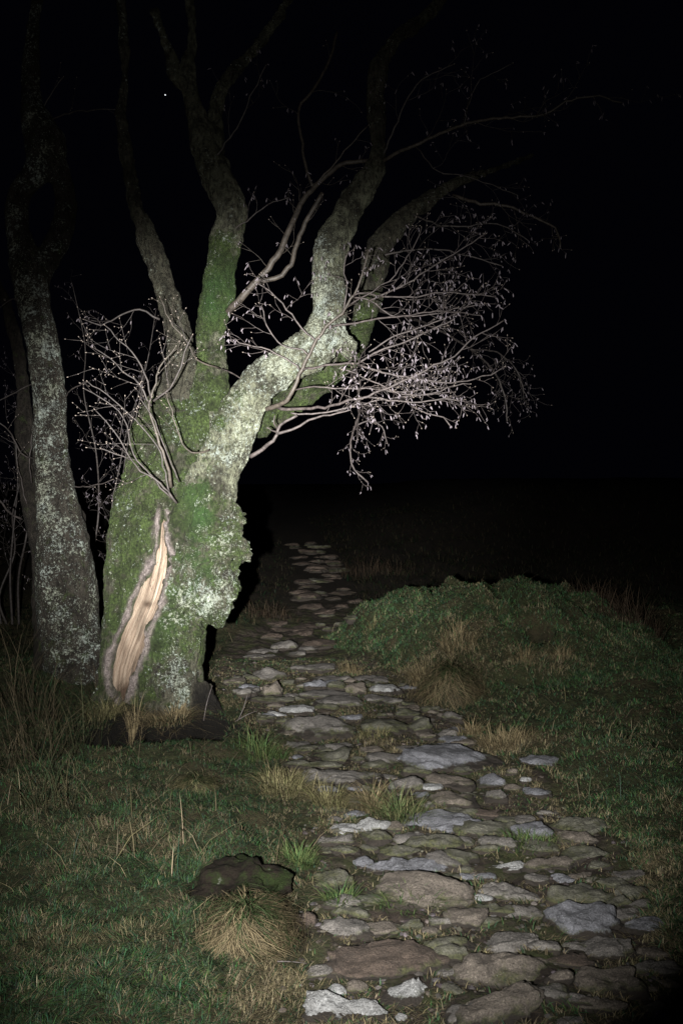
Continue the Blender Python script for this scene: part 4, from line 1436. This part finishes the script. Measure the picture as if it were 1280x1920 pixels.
bare = lambda x, y: 1 - np.clip(hollow(x, y) * 4 + burrow(x, y) * 1.5 + side_hole(x, y) * 1.5, 0, 1)
off = lambda x, y: sm(-.02, .10, -path_mask(x, y)) * bare(x, y)
LFT = (lambda y: -.42 * y - .4, lambda y: path_edges(y)[0] + .15)
RGT = (lambda y: path_edges(y)[1] - .15, lambda y: .42 * y + .5)
PTH = (lambda y: path_edges(y)[0] - .02, lambda y: path_edges(y)[1] + .02)
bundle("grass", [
    sward("a", 320000, LFT, (2.7, 9.5), 1, (.014, .046), (.0020, .0036), .22, lambda x, y: off(x, y) * (.65 + .35 * sm(-.2, .2, n2(x, y, 3, 2, 2.0))), .8),  # left blades darkened to stand in for the beam's falloff
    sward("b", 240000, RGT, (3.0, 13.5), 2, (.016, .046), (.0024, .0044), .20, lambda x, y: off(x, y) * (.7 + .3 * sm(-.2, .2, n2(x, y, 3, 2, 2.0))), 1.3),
    sward("m", 150000, (lambda y: path_edges(y)[1] - .1, lambda y: path_edges(y)[1] + 3.2), (7.8, 12.6), 12, (.022, .060), (.003, .005), .14, lambda x, y: off(x, y), 1.05),
    sward("c", 80000, PTH, (2.8, 9.6), 3, (.014, .042), (.0022, .004), .40, lambda x, y: sm(-.12, .22, n2(x, y, 2.6, 3, 61.0)) * .9 + .15),
    sward("d", 60000, PTH, (4.8, 9.8), 4, (.012, .032), (.0026, .0045), .35, lambda x, y: .6 + 0 * x),
    sward("e", 26000, LFT, (9.0, 24), 5, (.05, .13), (.004, .008), .55, lambda x, y: off(x, y), .35),  # far blades dimmed in colour where the beam gives out
    sward("f", 30000, RGT, (12.6, 30), 6, (.06, .18), (.005, .010), .60, lambda x, y: off(x, y), .22),  # blade colour dimmed further, for the unlit hill behind the mound
    sward("g", 700, LFT, (4.0, 9.0), 7, (.10, .26), (.0022, .0036), .9, lambda x, y: off(x, y)),
    sward("h", 700, RGT, (4.5, 12), 8, (.10, .24), (.0024, .0036), .8, lambda x, y: off(x, y)),
])


STRAW = ((.30, .24, .14), (.17, .13, .07))
GREEN = ((.055, .115, .04), (.12, .14, .05))
RUSHB = ((.12, .10, .055), (.05, .055, .028))
MIXED = ((.16, .16, .07), (.26, .22, .12))


def tuft(px, pyb, wp, hp, cols, label, n=260, droop=1.0, spread=1.0, name="grass_tuft", cat="grass tuft", wid=(.0026, .0044), group=None, dmax=40, up=0.0, seed=0, at=None):
    r = np.random.default_rng(int(px * 7 + pyb) + seed)
    g = ground_at(px, pyb, dmax)
    if at is not None:
        g = np.array([at[0], at[1], float(gh(np.array([at[0]]), np.array([at[1]]))[0])])
    d = g[1]
    wm, hm = wp / F * d, hp / F * d
    a = r.random(n) * 6.283
    q = np.sqrt(r.random(n))
    x = g[0] + np.cos(a) * q * wm * .42 * spread * (1 + .3 * np.sin(3 * a + px))
    y = g[1] + wm * .24 + np.sin(a) * q * wm * .30 * spread
    z = gh(x, y) - .01
    az = a + r.normal(size=n) * 1.1
    L = hm * r.uniform(.45, 1.25, n) * (1.12 - .35 * q) * (1.1 + .25 * droop)
    lean = (.10 + .30 * q) * droop * r.uniform(.3, 1.5, n) + .04
    curl = r.uniform(.2, 1.1, n) * droop
    c0, c1 = np.array(cols[0]), np.array(cols[1])
    k = r.random((n, 1))
    col = (c0 * k + c1 * (1 - k)) * r.uniform(.30, 1.0, (n, 1))
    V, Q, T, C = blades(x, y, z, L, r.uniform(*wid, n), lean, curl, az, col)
    mb = MB()
    mb.add(V, Q, T, C)
    me = mb.mesh(name)
    o = link(name, me, M_GRASS)
    return tag(o, label, cat, group)


G_T = "tufts of grass along the path"
# a domed pale tussock: blades pour from its top down its sides
def tussock(px, pyb, wp, hp, cols, label, n=3400):
    r = np.random.default_rng(int(px))
    g = ground_at(px, pyb)
    d = g[1]
    wm, hm = wp / F * d, hp / F * d
    th = math.atan2(CAMZ - g[2], d)
    R = np.array([wm / 2, wm * .40, hm * .80])
    c = np.array([g[0], g[1] + R[1] * .8, g[2] - .02])
    ph = .03 + r.random(n) ** .8 * 1.3
    az = r.random(n) * 6.283
    k = r.random((n, 1))
    green = r.random((n, 1)) < .15 + .55 * sm(.7, .1, ph)[:, None]
    col = np.where(green, np.array([.055, .085, .03]), np.array(cols[0]) * k + np.array(cols[1]) * (1 - k)) * r.uniform(.10, .50, (n, 1))
    wv = r.uniform(.0022, .0038, n)
    sp = r.uniform(.35, .75, n)
    lift = r.uniform(.02, .40, n)
    tw = r.normal(size=n) * .9
    jit = r.normal(size=(n, 3)) * .10 * R
    lump = 1 + .16 * np.sin(az * 3 + 1) + .08 * np.sin(az * 7)
    pts = []
    for t in (0, .4, .75, 1.0):
        f = ph + sp * t
        q = az + tw * t
        rr = (1 + lift * math.sin(t * 2.6)) * lump
        pts.append(np.stack([np.cos(q) * np.sin(f) * rr * R[0] * (1 - .0 * t), np.sin(q) * np.sin(f) * rr * R[1], np.cos(f) * rr * R[2]], -1) + c + jit)
    sd_ = np.stack([-np.sin(az), np.cos(az), np.zeros(n)], -1)
    out = []
    for q, wk in zip(pts[:3], (1.0, .9, .6)):
        out += [q - sd_ * (wv * wk / 2)[:, None], q + sd_ * (wv * wk / 2)[:, None]]
    out.append(pts[3])
    V = np.stack(out, 1).reshape(-1, 3)
    i = np.arange(n)[:, None] * 7
    Q = np.concatenate([i + [0, 1, 3, 2], i + [2, 3, 5, 4]])
    T = i + [4, 5, 6]
    C = np.repeat(col, 7, axis=0)
    mb = MB()
    mb.add(V, Q, T, C)
    Vc, Tc = ICO[4]
    Vc = Vc * R * .88 * (1 + .12 * fbm(Vc, 2.2, 3, px))[:, None] + c
    mb.add(Vc, None, Tc, np.tile(np.array([[.016, .014, .007]]), (len(Vc), 1)))
    return tag(link("grass_tussock", mb.mesh("grass_tussock"), M_GRASS), label, "grass tussock")


tussock(460, 1792, 158, 92, STRAW, "big domed pale straw tussock beside the path's dirt edge")
tussock(366, 1488, 72, 34, MIXED, "small rounded pale tussock in the lit turf below the old tree", 900)
tussock(850, 1322, 110, 74, STRAW, "shaggy straw tussock hanging down the front of the grassy mound", 2000)

tuft(800, 1290, 66, 52, STRAW, "straw tuft on the left shoulder of the mound's shaggy front")
tuft(862, 1228, 76, 44, STRAW, "pale straw tuft on top of the mound's lit front")
tuft(655, 1262, 40, 26, STRAW, "little pale tuft where the mound meets the back of the lit path", 140)
tuft(950, 1408, 110, 40, STRAW, "straw fringe hanging off the low bank right of the path", 380)
tuft(885, 1380, 50, 32, STRAW, "short straw tuft at the left end of the bank's fringe", 180)
tuft(620, 1522, 70, 52, MIXED, "green tuft at the path's left edge, first of three below the lichen flecked slab")
tuft(700, 1524, 46, 58, STRAW, "upright pale tuft between two green tufts in the path")
tuft(752, 1545, 96, 60, ((.07, .13, .045), (.22, .20, .10)), "bushy green tuft leaning on the broad smooth grey boulder", 320)
tuft(700, 1390, 70, 22, MIXED, "yellowish fringe of grass under the moss bound block", 200)
tuft(985, 1245, 46, 36, STRAW, "dry tuft left of the dark burrow in the right bank", 180)
tuft(1052, 1240, 36, 32, STRAW, "dry tuft right of the dark burrow in the right bank", 150)
tuft(530, 1500, 110, 48, MIXED, "pale green tuft on the turf edge beside the lichen flecked slab", 420)
tuft(490, 1430, 100, 40, GREEN, "lush green tuft on the lit turf near the tree's shadow", 360)
tuft(330, 1340, 95, 36, STRAW, "mat of dead grass hanging over the dark hollow at the old tree's foot", 520, droop=1.5, at=(-1.17, 6.86))
tuft(262, 1345, 60, 30, STRAW, "smaller mat of dead grass at the wound's lower end", 240, droop=1.5, at=(-1.42, 6.88))
tuft(200, 1345, 70, 40, MIXED, "mossy grass packed against the old tree's left root", 300, droop=1.2, at=(-1.66, 6.95))
tuft(252, 1352, 24, 66, STRAW, "upright sheaf of dry grass leaning on the split trunk", 70, droop=.35, at=(-1.46, 6.95))
tuft(390, 1330, 40, 30, STRAW, "pale dry grass lining the edge of the tree's hollow", 130)
tuft(110, 1800, 170, 30, RUSHB, "brownish straw patch low in the dim left turf", 420)
tuft(240, 1775, 150, 30, RUSHB, "dull straw patch right of the brownish one in the dim turf", 420)
tuft(560, 1630, 60, 40, GREEN, "short green tuft at the path's left edge by the dark flat stone", 240)
tuft(640, 1700, 60, 40, GREEN, "green tuft in front of the lichen spotted mossy stone", 220)
tuft(770, 1712, 120, 34, GREEN, "low green growth in front of the largest brown boulder", 320)
tuft(700, 1178, 40, 22, MIXED, "thin tuft on the mound's dark skyline", 80)
tuft(1000, 1600, 120, 30, GREEN, "low dark turf below the dim bluish stone", 300)

# rushes: long dry stems left of the trees
G_R = "dry rushes round the left tree"
RUSH = ((.125, .098, .062), (.04, .034, .02))
RUSHG = ((.03, .045, .02), (.085, .07, .038))
for k, (a, b, w_, h_, c_, l_) in enumerate([
    (40, 1440, 130, 190, RUSH, "thick clump of dry rushes at the left edge of the view, lowest of them"),
    (125, 1420, 110, 150, RUSHG, "greenish rush clump in front of the twisted tree's foot"),
    (185, 1400, 70, 120, RUSHG, "dark green rush clump at the left root of the split trunk"),
    (20, 1330, 90, 200, RUSH, "tall dim rushes left of the twisted tree"),
    (75, 1360, 90, 140, RUSH, "dry rushes standing right under the twisted tree"),
    (190, 1320, 50, 90, RUSH, "thin dry rushes between the two tree feet"),
    (90, 1530, 120, 130, RUSHG, "dark wiry rushes sprawling in the dim turf"),
]):
    tuft(a, b, w_, h_, c_, l_, n=60, droop=.95, name="rush_clump", cat="rushes", wid=(.0022, .0040), group=G_R, seed=k)
for k, (a, b, h_, l_) in enumerate([(1130, 1130, 48, "tall dead grass dimly seen on the dark slope at the right"), (1205, 1180, 62, "tallest dead grass at the far right of the dark slope"),
                                    (700, 1085, 36, "dead grass faint in the dark above the mound"), (500, 1160, 30, "dim tuft on the bump left of the dark path")]):
    tuft(a, b, 150, h_, ((.075, .052, .034), (.03, .022, .015)), l_, n=240, droop=.7, name="dead_grass", cat="grass tuft", wid=(.005, .008), seed=k)


# mossy hummock with the dark gap beside it
g = ground_at(440, 1712)
Vc, Tc = ICO[5]
d = g[1]
R = np.array([.21, .22, .085]) * d / 4.0
W = Vc * R
W = W * (1 + .34 * fbm(Vc, 1.6, 3, 8.0))[:, None] + Vc * (.028 * fbm(W, 12, 4, 4.0))[:, None]
me = mesh_np("turf_hummock", W, None, Tc)
nm = NT("peaty_turf")
mfac = nm.ramp(nm.noise(9, 7, .75), [(.47, 0.0), (.60, 1.0)])
cc = nm.mix(mfac, (.016, .012, .009), nm.mix(nm.noise(70, 4), (.012, .018, .005), (.024, .036, .011)))
cc = nm.mix(nm.ramp(nm.noise(18, 7, .8), [(.63, 0.0), (.68, .7)]), cc, (.20, .19, .18))
nm.bump(nm.noise(45, 8, .8), 1.0, .03)
o = link("turf_hummock", me, nm.done(cc, .95, .1))
o.location = (g[0], g[1] + .18, g[2] + .03)
tag(o, "dark mossy hummock behind the big domed straw tussock", "hummock")

# fallen sticks
def stick(pts, r0, label):
    mb = MB()
    q = resample(np.array(pts), .04)
    mb.tube(q, np.linspace(r0, r0 * .45, len(q)), 6)
    tag(link("fallen_stick", mb.mesh("fallen_stick"), M_TWIG), label, "stick")


def gp(px, py, lift):
    q = ground_at(px, py)
    return (q[0], q[1], q[2] + lift)


a = np.array(gp(382, 1378, .0))
stick([a, a + [.02, .02, .12], a + [.055, .05, .24]], .005, "thin bent stick poking out of the dark hollow")
a = np.array(gp(446, 1352, .0))
stick([a, a + [.04, .02, .09], a + [.07, .03, .20]], .004, "upright twig in the turf right of the hollow")
a = np.array(gp(440, 1358, .0))
stick([a, a + [.09, .02, .05], a + [.16, .05, .07]], .004, "twig slanting to the right of the hollow")
stick([gp(405, 1660, .05), gp(415, 1652, .055), gp(424, 1644, .05)], .006, "short bleached stick lying on the mossy hummock")
stick([gp(520, 1812, .012), gp(545, 1815, .016), gp(575, 1813, .012)], .003, "pale stalk lying on the dirt right of the tussock")
